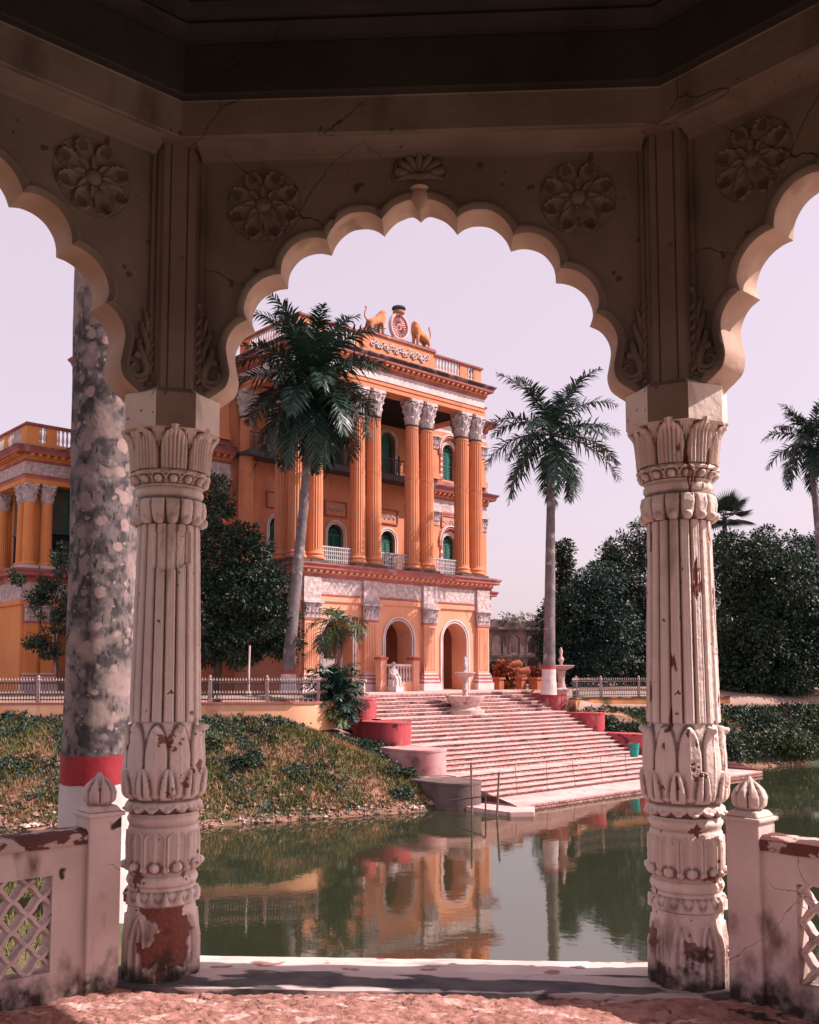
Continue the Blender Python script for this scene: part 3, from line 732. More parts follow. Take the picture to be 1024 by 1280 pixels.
for i, y in enumerate(yy):
    for j, x in enumerate(xx):
        z = 0.0
        if y > 1:
            nn_ = nz(x * 4, y * 7, 0.5, 3); ck = noise.voronoi(Vector((x * 7 + .8 * nz(x * 6, y * 6, 8), y * 15 + .8 * nz(x * 5, y * 9, 3), 0)))[0]
            z = .010 * nn_ + .010 * min(1, (ck[1] - ck[0]) * 5) - .010 + .006 * nz(x * 30, y * 40, 2, 2) - .05 * max(0, nz(x * 1.3, y * 2.2, 3.3, 2) - .15)
        P[i, j] = (x, y, z)
fo = grid_mesh('floor', P, FLOOR, pav, smooth=30)
m = MB()
oct_ring([(APO + .30, -3.9), (APO + .30, -.035), (APO + .28, -.02)]).build('plinth_wall', PL_WALL, pav)
K = 160; P = np.zeros((14, K + 1, 3))
for i, y in enumerate([APO - .27, APO - .265, APO - .24, APO - .2, APO - .14, APO - .08, APO - .02, APO + .05, APO + .12, APO + .19, APO + .25, APO + .285, APO + .297, APO + .30]):
    for j in range(K + 1):
        x = -1.55 + 3.1 * j / K
        z = .004 + .006 * nz(x * 3, y * 8, 1.1) - (.03 if i == 0 else 0) - (.012 if i == 12 else .06 if i == 13 else 0)
        P[i, j] = (x, y + (.008 * nz(x * 5, i, 2) if i in (0, 1, 2) else 0), z)
grid_mesh('threshold', P[7:], SILL, pav, smooth=40)
grid_mesh('worn_shade_strip', P[:8], WORN_SHADE, pav, smooth=40)  # black worn paint, also painted dark for the right column's shadow band
for sgn in (1, -1):             # paving strip under the parapets
    m = MB(); a = math.pi / 2 - sgn * math.pi / 4
    M_ = Matrix.Rotation(a - math.pi / 2, 4, 'Z')
    m.box(-1.55, 1.55, APO - .2, APO + .28, -.3, -.012, M=M_)
    m.build('kerb', PL_WALL, pav)
# ================================================================== PALACE
def sweep(mb, path, prof, mis, closed=False):
    """profile (out, z) swept along a plan path whose outer side is on the right hand"""
    P = [Vector(p) for p in path]; n = len(P); offs = []
    for i in range(n):
        if closed: a, b_ = P[i - 1], P[(i + 1) % n]
        else: a, b_ = P[max(i - 1, 0)], P[min(i + 1, n - 1)]
        def nrm(u, v):
            d = (v - u).normalized(); return Vector((d.y, -d.x))
        n1 = nrm(a, P[i]) if (P[i] - a).length > 1e-6 else None; n2 = nrm(P[i], b_) if (b_ - P[i]).length > 1e-6 else None
        if n1 is None: n1 = n2
        if n2 is None: n2 = n1
        m = (n1 + n2).normalized(); m = m / max(.3, m.dot(n1)); offs.append(m)
    k = len(prof); V = []
    for i in range(n):
        for o, z in prof: V.append((P[i].x + offs[i].x * o, P[i].y + offs[i].y * o, z))
    N_ = n if closed else n - 1
    for j in range(k - 1):
        Fs = [(i * k + j, ((i + 1) % n) * k + j, ((i + 1) % n) * k + j + 1, i * k + j + 1) for i in range(N_)]
        mb.add(V, Fs, mis[j] if hasattr(mis, '__len__') else mis)
    if not closed:
        for e in (0, n - 1):
            f = tuple(e * k + j for j in range(k)); mb.add(V, [f if e else f[::-1]], mis[0] if hasattr(mis, '__len__') else mis)
def modillions(mb, path, out0, out1, z0, z1, step=.42, w=.17, mi=0):
    for a, b_ in zip(path[:-1], path[1:]):
        A, B = Vector(a), Vector(b_); d = (B - A); L_ = d.length; d.normalize(); nn = Vector((d.y, -d.x)); k = max(1, int(L_ / step))
        for i in range(k):
            c_ = A + d * (L_ * (i + .5) / k)
            M = Matrix(((d.x, nn.x, 0, c_.x), (d.y, nn.y, 0, c_.y), (0, 0, 1, 0), (0, 0, 0, 1)))
            mb.add([(-w / 2, out0, z0), (w / 2, out0, z0), (w / 2, out1, z0 + (z1 - z0) * .55), (-w / 2, out1, z0 + (z1 - z0) * .55), (-w / 2, out0, z1), (w / 2, out0, z1), (w / 2, out1, z1), (-w / 2, out1, z1)],
                   [(0, 1, 2, 3), (7, 6, 5, 4), (1, 0, 4, 5), (2, 1, 5, 6), (3, 2, 6, 7), (0, 3, 7, 4)], mi, M)
def arch_pts(cx, r, z0, zs, n=14):
    """outline of a round-headed opening, counter-clockwise from its lower left"""
    return [(cx - r, z0), (cx + r, z0)] + [(cx + r * math.cos(math.pi * k / n), zs + r * math.sin(math.pi * k / n)) for k in range(n + 1)]
def arch_wall(mb, outer, holes, y0, y1, mi=0, mr=None):
    """wall of thickness y0..y1 (front at y0) with holes that are cut through"""
    mr = mi if mr is None else mr
    mb.poly(outer, holes, lambda u, w: (u, y0, w), mi); mb.poly(outer, holes, lambda u, w: (u, y1, w), mi, True)
    n = len(outer)
    mb.add([(u, y0, w) for u, w in outer] + [(u, y1, w) for u, w in outer], [(i, n + i, n + (i + 1) % n, (i + 1) % n) for i in range(n)], mi)
    for h in holes:
        n = len(h)
        mb.add([(u, y0, w) for u, w in h] + [(u, y1, w) for u, w in h], [(i, (i + 1) % n, n + (i + 1) % n, n + i) for i in range(n)], mr)
def arch_band(mb, cx, r0, r1, z0, zs, y0, y1, mi=0, n=16, foot=True):
    """raised band round an arch head (and down its jambs), r0 inner, r1 outer, from wall face y1 out to y0"""
    def line(r): return ([(cx - r, z0)] if foot else []) + [(cx + r * math.cos(math.pi * (1 - k / n)), zs + r * math.sin(math.pi * (1 - k / n))) for k in range(n + 1)] + ([(cx + r, z0)] if foot else [])
    a, b_ = line(r0), line(r1); k = len(a)
    V = [(u, y0, w) for u, w in a] + [(u, y0, w) for u, w in b_] + [(u, y1, w) for u, w in b_] + [(u, y1, w) for u, w in a]
    Fs = []
    for i in range(k - 1):
        Fs += [(i, i + 1, k + i + 1, k + i), (k + i, k + i + 1, 2 * k + i + 1, 2 * k + i), (3 * k + i, 3 * k + i + 1, i + 1, i)]
    Fs += [(0, k, 2 * k, 3 * k), (k - 1, 4 * k - 1, 3 * k - 1, 2 * k - 1)]
    mb.add(V, Fs, mi)

palace = thing('palace', 'tall orange palace with a portico of paired columns at the head of the steps', 'palace', PC, PA)
CORN = [ORANGE, RELIEF, WHITE, TRIM, GRIME]      # 0 wall, 1 relief, 2 white, 3 red line, 4 stained top

# --- ground storey of the portico
GX0, GX1, GY = -14.75, -.50, -.80
ARX = [-3.42, -7.9, -12.25]; PIX = [-1.12, -5.62, -10.1, -14.13]
m = MB()
arch_wall(m, [(GX0, 0), (GX1, 0), (GX1, 5.15), (GX0, 5.15)], [arch_pts(x, 1.0, .02, 3.0) for x in ARX], GY, GY + 1.25, 0)
m.box(GX0, GX0 + .5, GY + 1.25, 5.5, 0, 5.15); m.box(GX1 - .5, GX1, GY + 1.25, 5.5, 0, 5.15)
m.box(GX0 + .5, GX1 - .5, GY + 1.25, 5.5, 5.0, 5.15)
for x in (-5.62, -10.1): m.box(x - .35, x + .35, 1.6, 5.4, 0, 5.0)
m.box(GX0 + .5, GX1 - .5, 3.6, 3.8, 0, 2.9); m.box(GX0 + .5, GX1 - .5, 3.6, 3.8, 3.9, 5.0)
m.build('ground_storey_wall', PINKWALL, palace)
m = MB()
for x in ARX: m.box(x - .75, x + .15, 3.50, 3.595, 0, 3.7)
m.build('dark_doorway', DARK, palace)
for x in ARX:
    m = MB(); arch_band(m, x, 1.0, 1.07, 0, 3.0, GY - .05, GY, 0); arch_band(m, x, 1.07, 1.12, 0, 3.0, GY - .035, GY, 1); arch_band(m, x, 1.12, 1.22, 0, 3.0, GY - .075, GY, 0)
    m.build('arch_surround', [WHITE, IRON], palace)
def corinthian(mb, r, z0, h, mi=0, M=None, square=True, seed=0):
    """leafy capital as one carved bell with an abacus"""
    nth, nzz = 64, 26
    T, Z = np.meshgrid(np.linspace(0, 2 * math.pi, nth, endpoint=False), np.linspace(0, 1, nzz))
    bell = r * (.98 + .18 * Z + .22 * Z ** 4)
    o = 0
    for (n_, off, t0, t1, amp) in ((8, 0, .0, .36, .22), (8, math.pi / 8, .28, .66, .26), (4, math.pi / 4, .55, .95, .55)):
        d = angd(T, n_, off); t = np.clip((Z - t0) / (t1 - t0), 0, 1); inb = (Z >= t0) & (Z <= t1)
        w = (.9 if n_ == 8 else .5) * np.sqrt(np.clip(1 - t ** 3, 0, 1))
        o = o + np.where((np.abs(d) < w) & inb, amp * r * (.25 + .75 * t ** 1.5) * (1 - .35 * np.exp(-(d / .1) ** 2)), 0)
    d = angd(T, 4, 0); o = o + .25 * r * np.exp(-(d / .13) ** 2) * np.exp(-((Z - .86) / .07) ** 2)
    o = o + .05 * r * np.sin(T * 23 + Z * 31) * np.sin(Z * 40)
    R_ = bell + o
    P = np.stack([R_ * np.cos(T), R_ * np.sin(T), z0 + Z * h * .9], -1); k = nth
    Fs = [(a * k + i, a * k + (i + 1) % k, (a + 1) * k + (i + 1) % k, (a + 1) * k + i) for a in range(nzz - 1) for i in range(k)]
    mb.add(P.reshape(-1, 3), Fs, mi, M)
    ab = r * 1.32; c_ = .55; q = []
    for a in range(4):      # concave abacus with cut corners
        th = math.pi / 4 + a * math.pi / 2
        q += [(ab * 1.38 * math.cos(th - .1), ab * 1.38 * math.sin(th - .1)), (ab * 1.38 * math.cos(th + .1), ab * 1.38 * math.sin(th + .1)), (ab * .93 * math.cos(th + math.pi / 4), ab * .93 * math.sin(th + math.pi / 4))]
    mb.prism(q, z0 + h * .88, z0 + h, mi, M)
def flat_capital(mb, x, w, y, z0, h, mi=0, seed=0):
    """carved capital of a pilaster standing d proud of a wall whose face is y"""
    n1, n2 = 30, 26
    U, Z = np.meshgrid(np.linspace(-1, 1, n1), np.linspace(0, 1, n2))
    fl = 1 + .18 * Z ** 2
    o = 0
    for (n_, off, t0, t1, amp) in ((3, 0, 0, .4, .10), (4, .5, .3, .7, .13)):
        d = (((U * .5 + .5) * n_ + off) % 1 - .5) * 2; t = np.clip((Z - t0) / (t1 - t0), 0, 1)
        wv = .9 * np.sqrt(np.clip(1 - t ** 3, 0, 1)); o = o + np.where((np.abs(d) < wv) & (Z >= t0) & (Z <= t1), amp * (.3 + .7 * t), 0)
    for s in (-1, 1):
        q = np.sqrt(((U - s * .75) * 1.0) ** 2 + ((Z - .82) * 1.1) ** 2); o = o + .16 * np.exp(-((q - .17) / .06) ** 2) + .16 * np.exp(-(q / .06) ** 2)
    q = np.sqrt(U ** 2 + ((Z - .85)) ** 2); o = o + .14 * np.exp(-(q / .12) ** 2)
    P = np.stack([x + U * w / 2 * fl, y - .03 - o, z0 + Z * h * .9], -1)
    Fs = [(a * n1 + i, a * n1 + i + 1, (a + 1) * n1 + i + 1, (a + 1) * n1 + i) for a in range(n2 - 1) for i in range(n1 - 1)]
    mb.add(P.reshape(-1, 3), Fs, mi)
    mb.box(x - w * .68, x + w * .68, y - .2, y + .05, z0 + h * .9, z0 + h, mi)
    for s in (-1, 1):
        x0, x1 = sorted((x + s * w * .5, x + s * w * .55)); mb.box(x0, x1, y - .05, y + .1, z0, z0 + h * .9, mi)
def pilaster(x, w, y, z0, z1, ztop, parent, fl=True, wallmat=None):
    """wall pilaster with stepped base, fluted shaft and carved capital (z1..ztop); y is the wall face"""
    m = MB(); d = .22
    m.box(x - w / 2 - .22, x + w / 2 + .22, y - d - .2, y, z0, z0 + .42, 2)
    for k, (o, za, zb, mi) in enumerate(((.18, .42, .52, 1), (.14, .52, .66, 2), (.17, .66, .74, 1), (.10, .74, .86, 2), (.12, .86, .93, 1), (.05, .93, 1.02, 2))):
        m.box(x - w / 2 - o, x + w / 2 + o, y - d - o, y, z0 + za, z0 + zb, mi)
    m.box(x - w / 2, x + w / 2, y - d, y, z0 + 1.02, z1 - .1)
    m.box(x - w / 2 - .05, x + w / 2 + .05, y - d - .05, y, z1 - .1, z1, 1)
    if fl:
        n = 7; s = w * .86 / n
        for i in range(n):
            xc = x - w * .43 + s * (i + .5); m.box(xc - s * .3, xc + s * .3, y - d - .035, y - d, z0 + 1.2, z1 - .25)
    p = m.build('pilaster', [wallmat or PINKWALL, TRIM, WHITE], parent)
    m = MB(); flat_capital(m, x, w, y - d, z1, ztop - z1); m.build('pilaster_capital', CAPST, p, 45)
    return p
for x in PIX: pilaster(x, .95, GY, 0, 3.93, 4.80, palace)
# entablature over the ground storey, carried on round the main block
upath = [(-21.6, 11.7), (-21.6, 5.5), (GX0, 5.5), (GX0, GY), (GX1, GY), (GX1, 5.5), (6.1, 5.5), (6.1, 11.7)]
upath0 = upath
m = MB()
prof = [(0, 4.80), (.10, 4.84), (.10, 5.12), (.14, 5.15), (.14, 5.22), (.10, 5.25), (.10, 6.08), (.18, 6.12), (.18, 6.22), (.26, 6.30), (.24, 6.46), (.50, 6.46), (.54, 6.52), (.54, 6.62), (.64, 6.74), (.64, 6.80), (.2, 6.90), (-.6, 6.90)]
sweep(m, upath, prof, [0, 0, 3, 3, 3, 1, 3, 3, 3, 0, 0, 3, 3, 3, 3, 4, 4])
modillions(m, upath, .24, .46, 6.28, 6.455, .40, .17, 0)
for x in PIX: m.box(x - .55, x + .55, GY - .24, GY - .10, 4.82, 6.10, 1)
m.build('ground_storey_cornice', [PINKWALL, RELIEF, WHITE, TRIM, GRIME], palace)
m = MB(); m.box(GX0 + .1, GX1 - .1, GY + .5, 5.45, 6.72, 6.895); m.build('terrace_slab', CONC, palace)

# --- columns of the portico
def fluted_column(r, z0, z1, zc, nfl=20):
    """shaft z0..z1 with base ring mouldings, capital to zc"""
    n = nfl * 6; th = np.linspace(0, 2 * math.pi, n, endpoint=False); d = angd(th, nfl)
    cut = -.085 * r * np.sqrt(np.clip(1 - (d / .72) ** 2, 0, 1))
    rows = []
    zb = z0 + .62
    for z, rr, k in ((zb, 1.06, 0), (zb + .06, 1.02, 0), (zb + .14, 1.0, 0), (zb + .16, 1.0, 1), (zb + 3, .985, 1), (zb + 6, .95, 1), (z1 - .28, .87, 1), (z1 - .26, .87, 0), (z1 - .12, .88, 0)):
        R_ = r * rr + cut * k; rows.append(np.stack([R_ * np.cos(th), R_ * np.sin(th), np.full(n, z)], -1))
    o = grid_mesh('portico_column', np.array(rows), ORANGE, None, closed=True, smooth=25)
    m = MB(); m.box(-r * 1.3, r * 1.3, -r * 1.3, r * 1.3, z0, z0 + .2, 1)
    m.lathe([(r * 1.1, z0 + .2), (r * 1.27, z0 + .24), (r * 1.32, z0 + .32), (r * 1.27, z0 + .40), (r * 1.12, z0 + .43), (r * 1.08, z0 + .48), (r * 1.18, z0 + .52), (r * 1.18, z0 + .58), (r * 1.06, z0 + .63)], 36)
    m.build('column_base', [ORANGE, CONC], o, 50)
    m = MB(); m.lathe([(r * .86, z1 - .13), (r * .97, z1 - .1), (r * .99, z1 - .05), (r * .95, z1), (r * .86, z1 + .02)], 36, 1)
    corinthian(m, r * .88, z1, zc - z1); m.build('capital', [CAPST, IRON], o, 50)
    return o
CX = [-.72, -1.95, -4.95, -6.15, -9.1, -10.3, -13.26, -14.48]
pc = fluted_column(.44, 6.88, 15.75, 17.25)
spots = [(x, 0) for x in CX] + [(-14.48, 1.3), (-.72, 1.3), (-14.48, 5.0), (-.72, 5.0)]
for i, (x, y) in enumerate(spots):
    o = pc if i == 0 else copy_tree(pc)
    o.parent = palace; o.location = (x, y, 0)
# --- entablature, cornice and parapet on top
tpath = [(-14.78, 5.5), (-14.78, -.48), (-.42, -.48), (-.42, 5.5)]
m = MB()
prof = [(-1.0, 17.25), (0, 17.25), (0, 17.50), (.05, 17.53), (.05, 17.72), (.09, 17.75), (.03, 17.78), (.03, 18.32), (.10, 18.36), (.10, 18.44), (.18, 18.50), (.16, 18.74), (.44, 18.74), (.47, 18.80), (.47, 18.90), (.60, 19.05), (.60, 19.12), (.1, 19.24), (-.6, 19.24)]
mis = [0, 0, 0, 0, 3, 3, 2, 3, 3, 3, 0, 3, 3, 3, 4, 4, 4, 4]
sweep(m, tpath, prof, mis); modillions(m, tpath, .16, .40, 18.52, 18.735, .40, .18, 0)
m.build('top_entablature', CORN, palace)
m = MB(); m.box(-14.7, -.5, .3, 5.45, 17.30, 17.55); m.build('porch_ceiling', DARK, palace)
# parapet: piers, balusters and a raised middle block
def baluster(mb, x, y, z0, h, r, mi=0, n=8):
    mb.lathe([(r * .9, z0), (r * .9, z0 + h * .08), (r * .5, z0 + h * .14), (r, z0 + h * .34), (r * .8, z0 + h * .5), (r * .42, z0 + h * .78), (r * .75, z0 + h * .86), (r * .9, z0 + h)], n, mi, Matrix.Translation((x, y, 0)))
def balustrade_run(path, z0, z1, pier_w, bays, parent, name='roof_parapet', wall=None):
    """parapet along a plan path: base, coping, piers, balusters between them (bays: list for each leg of (s0, s1))"""
    wall = wall or ORANGE
    m = MB(); t = .16
    sweep(m, path, [(-t, z0), (.06, z0), (.06, z0 + .22), (.0, z0 + .26), (-t, z0 + .26)], 0)
    sweep(m, path, [(-t, z1 - .18), (0, z1 - .18), (.10, z1 - .14), (.12, z1 - .05), (.05, z1), (-t - .06, z1), (-t - .06, z1 - .1)], [0, 1, 1, 2, 2, 1])
    for (a, b_), legs in zip(zip(path[:-1], path[1:]), bays):
        A, B = Vector(a), Vector(b_); d = (B - A); L_ = d.length; d.normalize(); nn = Vector((d.y, -d.x))
        M = Matrix(((d.x, -nn.x, 0, A.x), (d.y, -nn.y, 0, A.y), (0, 0, 1, 0), (0, 0, 0, 1)))
        edge = 0.0
        for s0, s1 in list(legs) + [(L_, L_)]:
            if s0 > edge + .01: m.box(edge + .002, s0, 0.003, t - .002, z0 + .255, z1 - .175, 0, M)
            if s1 > s0:
                k = max(2, int((s1 - s0) / .24))
                for i in range(k): 
                    q = M @ Vector((s0 + (s1 - s0) * (i + .5) / k, t * .5, 0)); baluster(m, q.x, q.y, z0 + .255, z1 - .175 - z0 - .25, .09, 3)
            edge = s1
    return m.build(name, [wall, TRIM, GRIME, WHITE], parent, 35)
ppath = [(-14.7, 5.5), (-14.7, -.35), (-.5, -.35), (-.5, 5.5)]
balustrade_run(ppath, 19.22, 20.42, .5, [[(1, 4.8)], [(.7, 1.3), (1.9, 4.0), (10.2, 12.3), (12.95, 13.5)], [(1, 4.8)]], palace)
m = MB(); m.box(-10.35, -4.85, -.52, .1, 19.2, 20.38); m.box(-10.5, -4.7, -.62, .2, 20.38, 20.50, 2); m.box(-10.42, -4.78, -.57, .15, 20.50, 20.56, 3)
crest = m.build('parapet_block', [ORANGE, WHITE, TRIM, GRIME], palace)
m = MB(); random.seed(3)
for i in range(22):
    x = -9.7 + 4.3 * i / 21; z = 19.82 + .12 * math.sin(i * 1.9)
    pts = [(x + (.05 + .018 * k) * math.cos(k * .9 + i), -.545 - .02, z + (.05 + .018 * k) * math.sin(k * .9 + i)) for k in range(9)]
    m.tube(pts, [.06 - .004 * k for k in range(9)], 6)
m.build('scroll_relief', WHITE, crest, 60)
m = MB(); m.box(-14.8, -.4, .4, 5.4, 19.1, 19.24); m.build('porch_roof', GRIME, palace)

# --- main block behind the portico
WX = [-3.3, -7.6, -11.9]
BY = 5.5
m = MB()
holes = [arch_pts(x, .62, 7.0, 9.68) for x in WX] + [arch_pts(x, .62, 13.75, 16.25) for x in WX] + [arch_pts(x, .6, 7.6, 9.95) for x in (2.3, -18.0)] + [arch_pts(x, .6, 14.4, 16.35) for x in (2.3, -18.0)]
arch_wall(m, [(-21.6, 0.01), (6.1, 0.01), (6.1, 19.0), (-21.6, 19.0)], holes, BY, BY + .5)
m.box(-21.6, -21.1, BY + .5, 11.8, 0, 19); m.box(5.6, 6.1, BY + .5, 11.8, 0, 19); m.box(-21.1, 5.6, 11.3, 11.8, 0, 19); m.box(-21.1, 5.6, BY + .5, 11.3, 18.6, 19.0)
m.build('main_wall', ORANGE, palace)
def shutter_window(x, r, z0, zs, y, parent, label=None, hood=False):
    m = MB()
    arch_band(m, x, r, r + .08, z0, zs, y - .05, y, 0); arch_band(m, x, r + .08, r + .12, z0, zs, y - .03, y, 1); arch_band(m, x, r + .12, r + .22, z0, zs, y - .08, y, 0)
    if hood:
        arch_band(m, x, r + .30, r + .46, zs + .1, zs + .1, y - .28, y, 2, foot=False); arch_band(m, x, r + .46, r + .54, zs + .1, zs + .1, y - .34, y, 0, foot=False)
        for s in (-1, 1): m.box(x + s * (r + .42) - .13, x + s * (r + .42) + .13, y - .3, y, zs - .25, zs + .1, 2)
        for s in (-1, 1):
            for k in range(5): m.box(x + s * (r + .13) - .10, x + s * (r + .13) + .10, y - .1, y - .085, z0 + (zs - z0) * k / 5, z0 + (zs - z0) * (k + .5) / 5, 2)
    w = m.build('window', [WHITE, IRON, TRIM], parent)
    m = MB(); yy_ = y + .22
    m.poly(arch_pts(x, r + .02, z0, zs), [], lambda u, v: (u, yy_ + .05, v), 1)
    for s in (-1, 1):
        x0, x1 = sorted((x + s * .02, x + s * (r - .01)))
        for (a, b_) in ((x0, x0 + .07), (x1 - .07, x1)): m.box(a, b_, yy_ - .03, yy_ + .04, z0, zs)
        for zz_ in np.arange(z0, zs - .05, .105): m.add([(x0 + .07, yy_ - .02, zz_), (x1 - .07, yy_ - .02, zz_), (x1 - .07, yy_ + .04, zz_ + .085), (x0 + .07, yy_ + .04, zz_ + .085)], [(0, 1, 2, 3)])
        for zz_ in (z0, (z0 + zs) / 2, zs - .08): m.box(x0 + .07, x1 - .07, yy_ - .03, yy_ + .04, zz_, zz_ + .08)
    for k in range(1, 8):
        a = math.pi * k / 8; m.tube([(x, yy_, zs), (x + r * math.cos(a), yy_, zs + r * math.sin(a))], .022, 4)
    arch_band(m, x, r * .45, r * .52, zs, zs, yy_ - .03, yy_ + .03, 0, foot=False)
    arch_band(m, x, r * .9, r * 1.0, zs, zs, yy_ - .03, yy_ + .03, 0, foot=False)
    m.build('shutter', [GREEN, DARK], w)
    return w
for x in WX: shutter_window(x, .62, 7.0, 9.68, BY, palace)
for x in WX:
    m = MB(); arch_band(m, x, .62, .85, 13.75, 16.25, BY - .06, BY, 0)
    w = m.build('balcony_door', [CAPST], palace)
    m = MB(); m.poly(arch_pts(x, .64, 13.75, 16.25), [], lambda u, v: (u, BY + .3, v), 0); m.build('door_leaf', GREEN, w)
for x in (2.3, -18.0):
    shutter_window(x, .6, 7.6, 9.95, BY, palace, hood=True); shutter_window(x, .6, 14.4, 16.35, BY, palace, hood=True)
def plaque(x, w, z0, z1, y, parent, relief=True):
    m = MB()
    for (a, b_, c_, d) in ((x - w / 2, x + w / 2, z0, z0 + .09), (x - w / 2, x + w / 2, z1 - .09, z1), (x - w / 2, x - w / 2 + .09, z0 + .09, z1 - .09), (x + w / 2 - .09, x + w / 2, z0 + .09, z1 - .09)): m.box(a, b_, y - .1, y, c_, d, 1)
    m.box(x - w / 2 + .09, x + w / 2 - .09, y - .03, y, z0 + .09, z1 - .09, 0)
    if relief:
        for i in range(9):
            u = x - w * .3 + w * .6 * i / 8; zz_ = (z0 + z1) / 2 + .1 * math.sin(i * 2.2)
            m.tube([(u + (.03 + .012 * k) * math.cos(k), y - .05, zz_ + (.03 + .012 * k) * math.sin(k)) for k in range(8)], .03, 5, 2)
    return m.build('wall_plaque', [ORANGE, TRIM, CAPST], parent)
for x in WX: plaque(x, 1.75, 10.75, 11.75, BY, palace)
for x in (2.3, -18.0): plaque(x, 1.5, 11.05, 11.95, BY, palace)
# pilasters of the porch wall and the outer corners
for x in (-5.45, -9.75):
    m = MB(); m.box(x - .42, x + .42, BY - .18, BY, 6.9, 16.0)
    p = m.build('wall_pilaster', ORANGE, palace)
    m = MB(); flat_capital(m, x, .84, BY - .18, 16.0, 1.2); m.build('pilaster_capital', CAPST, p, 45)
for x in (5.5, -21.0, -15.9, .75):
    m = MB(); m.box(x - .42, x + .42, BY - .2, BY, 6.9, 11.1)
    p = m.build('wall_pilaster', ORANGE, palace)
    m = MB(); flat_capital(m, x, .84, BY - .2, 11.1, 1.0); m.build('pilaster_capital', CAPST, p, 45)
    m = MB(); m.box(x - .42, x + .42, BY - .2, BY, 14.705, 16.4); m.box(x - .5, x + .5, BY - .3, BY, 14.3, 14.7)
    p = m.build('wall_pilaster', ORANGE, palace)
    m = MB(); flat_capital(m, x, .84, BY - .2, 16.4, .9); m.build('pilaster_capital', CAPST, p, 45)
# middle cornice outside the porch, top entablature of the block
for pth in ([(-21.6, 11.7), (-21.6, BY), (-15.2, BY)], [(.0, BY), (6.1, BY), (6.1, 11.7)]):
    m = MB()
    sweep(m, pth, [(0, 11.95), (.1, 12.0), (.1, 12.12), (.04, 12.16), (.04, 12.95), (.1, 13.0), (.14, 13.1), (.14, 13.38), (.5, 13.38), (.55, 13.48), (.55, 13.6), (.72, 13.75), (.72, 13.82), (.12, 13.95), (.12, 14.25), (0, 14.28)], [3, 3, 3, 1, 3, 3, 0, 3, 3, 3, 3, 4, 4, 3, 3])
    modillions(m, pth, .14, .46, 13.15, 13.375, .42, .17, 0); m.build('middle_cornice', CORN, palace)
    m = MB()
    sweep(m, pth, [(0, 17.25), (.08, 17.3), (.08, 17.7), (.03, 17.75), (.03, 18.3), (.14, 18.4), (.14, 18.7), (.5, 18.7), (.55, 18.85), (.75, 19.0), (.75, 19.08), (.05, 19.2), (-.5, 19.2)], [0, 0, 3, 2, 3, 3, 3, 3, 3, 4, 4, 4])
    modillions(m, pth, .14, .46, 18.47, 18.695, .42, .17, 0); m.build('top_cornice', CORN, palace)
    L1 = Vector(pth[0]) - Vector(pth[1]); L2 = Vector(pth[2]) - Vector(pth[1])
    balustrade_run(pth, 19.18, 20.35, .5, [[(.6, L1.length - .8)], [(.8, L2.length - .9)]], palace, 'side_parapet')
# --- balcony and railings
def iron_panel(mb, x0, x1, y, z0, z1, cell=.2, mi=0):
    mb.box(x0, x1, y - .03, y + .03, z1 - .06, z1, mi); mb.box(x0, x1, y - .025, y + .025, z0, z0 + .06, mi); mb.box(x0, x1, y - .02, y + .02, z0 + (z1 - z0) * .72, z0 + (z1 - z0) * .72 + .04, mi)
    k = int((x1 - x0) / cell)
    for i in range(k + 1):
        x = x0 + (x1 - x0) * i / k; mb.box(x - .016, x + .016, y - .015, y + .015, z0 + .06, z1 - .06, mi)
        if i < k:
            xc = x + (x1 - x0) / k / 2
            for zz_ in np.arange(z0 + .16, z0 + (z1 - z0) * .7, .2):
                rr = cell * .36; q = [(xc + rr * math.cos(a * math.pi / 4), y, zz_ + rr * math.sin(a * math.pi / 4)) for a in range(9)]
                mb.tube(q, .016, 4, mi)
m = MB(); m.box(-14.9, -.3, BY - 1.35, BY - .005, 13.42, 13.66); m.box(-14.9, -.3, BY - 1.42, BY - 1.3, 13.36, 13.7); balc = m.build('balcony', IRON, palace)
m = MB(); iron_panel(m, -14.8, -.4, BY - 1.33, 13.70, 14.75, .3); 
for x in np.arange(-14.0, 0, 2.1): m.box(x - .05, x + .05, BY - 1.38, BY - 1.28, 13.7, 15.0)
m.build('balcony_railing', IRON, balc)
for x in (-1.3, -5.45, -9.75, -14.0, -4.7, -6.2, -9.0, -10.5):
    m = MB(); m.tube([(x, BY - .02, 12.1), (x, BY - .25, 12.35), (x, BY - .55, 12.85), (x, BY - 1.2, 13.36)], .05, 6); m.tube([(x, BY - .04, 12.2), (x, BY - .04, 13.4)], .05, 4); m.tube([(x, BY - .2, 13.1), (x, BY - .45, 13.25), (x, BY - .3, 13.0), (x, BY - .15, 13.15)], .03, 4)
    m.build('balcony_bracket', IRON, balc)
for x0, x1 in ((-4.5, -2.4), (-8.65, -6.6), (-12.8, -10.75)):
    m = MB(); z0, z1 = 6.95, 7.95
    m.box(x0, x1, -.04, .04, z1 - .07, z1); m.box(x0, x1, -.03, .03, z0, z0 + .06); m.box(x0, x1, -.03, .03, z0 + .5, z0 + .54)
    k = int((x1 - x0) / .13)
    for i in range(k + 1):
        x = x0 + (x1 - x0) * i / k; m.box(x - .025, x + .025, -.02, .02, z0 + .06, z1 - .07)
    for zz_ in (z0 + .25, z0 + .72): m.box(x0, x1, -.024, .024, zz_, zz_ + .05)
    m.build('terrace_railing', LATTICE, palace)
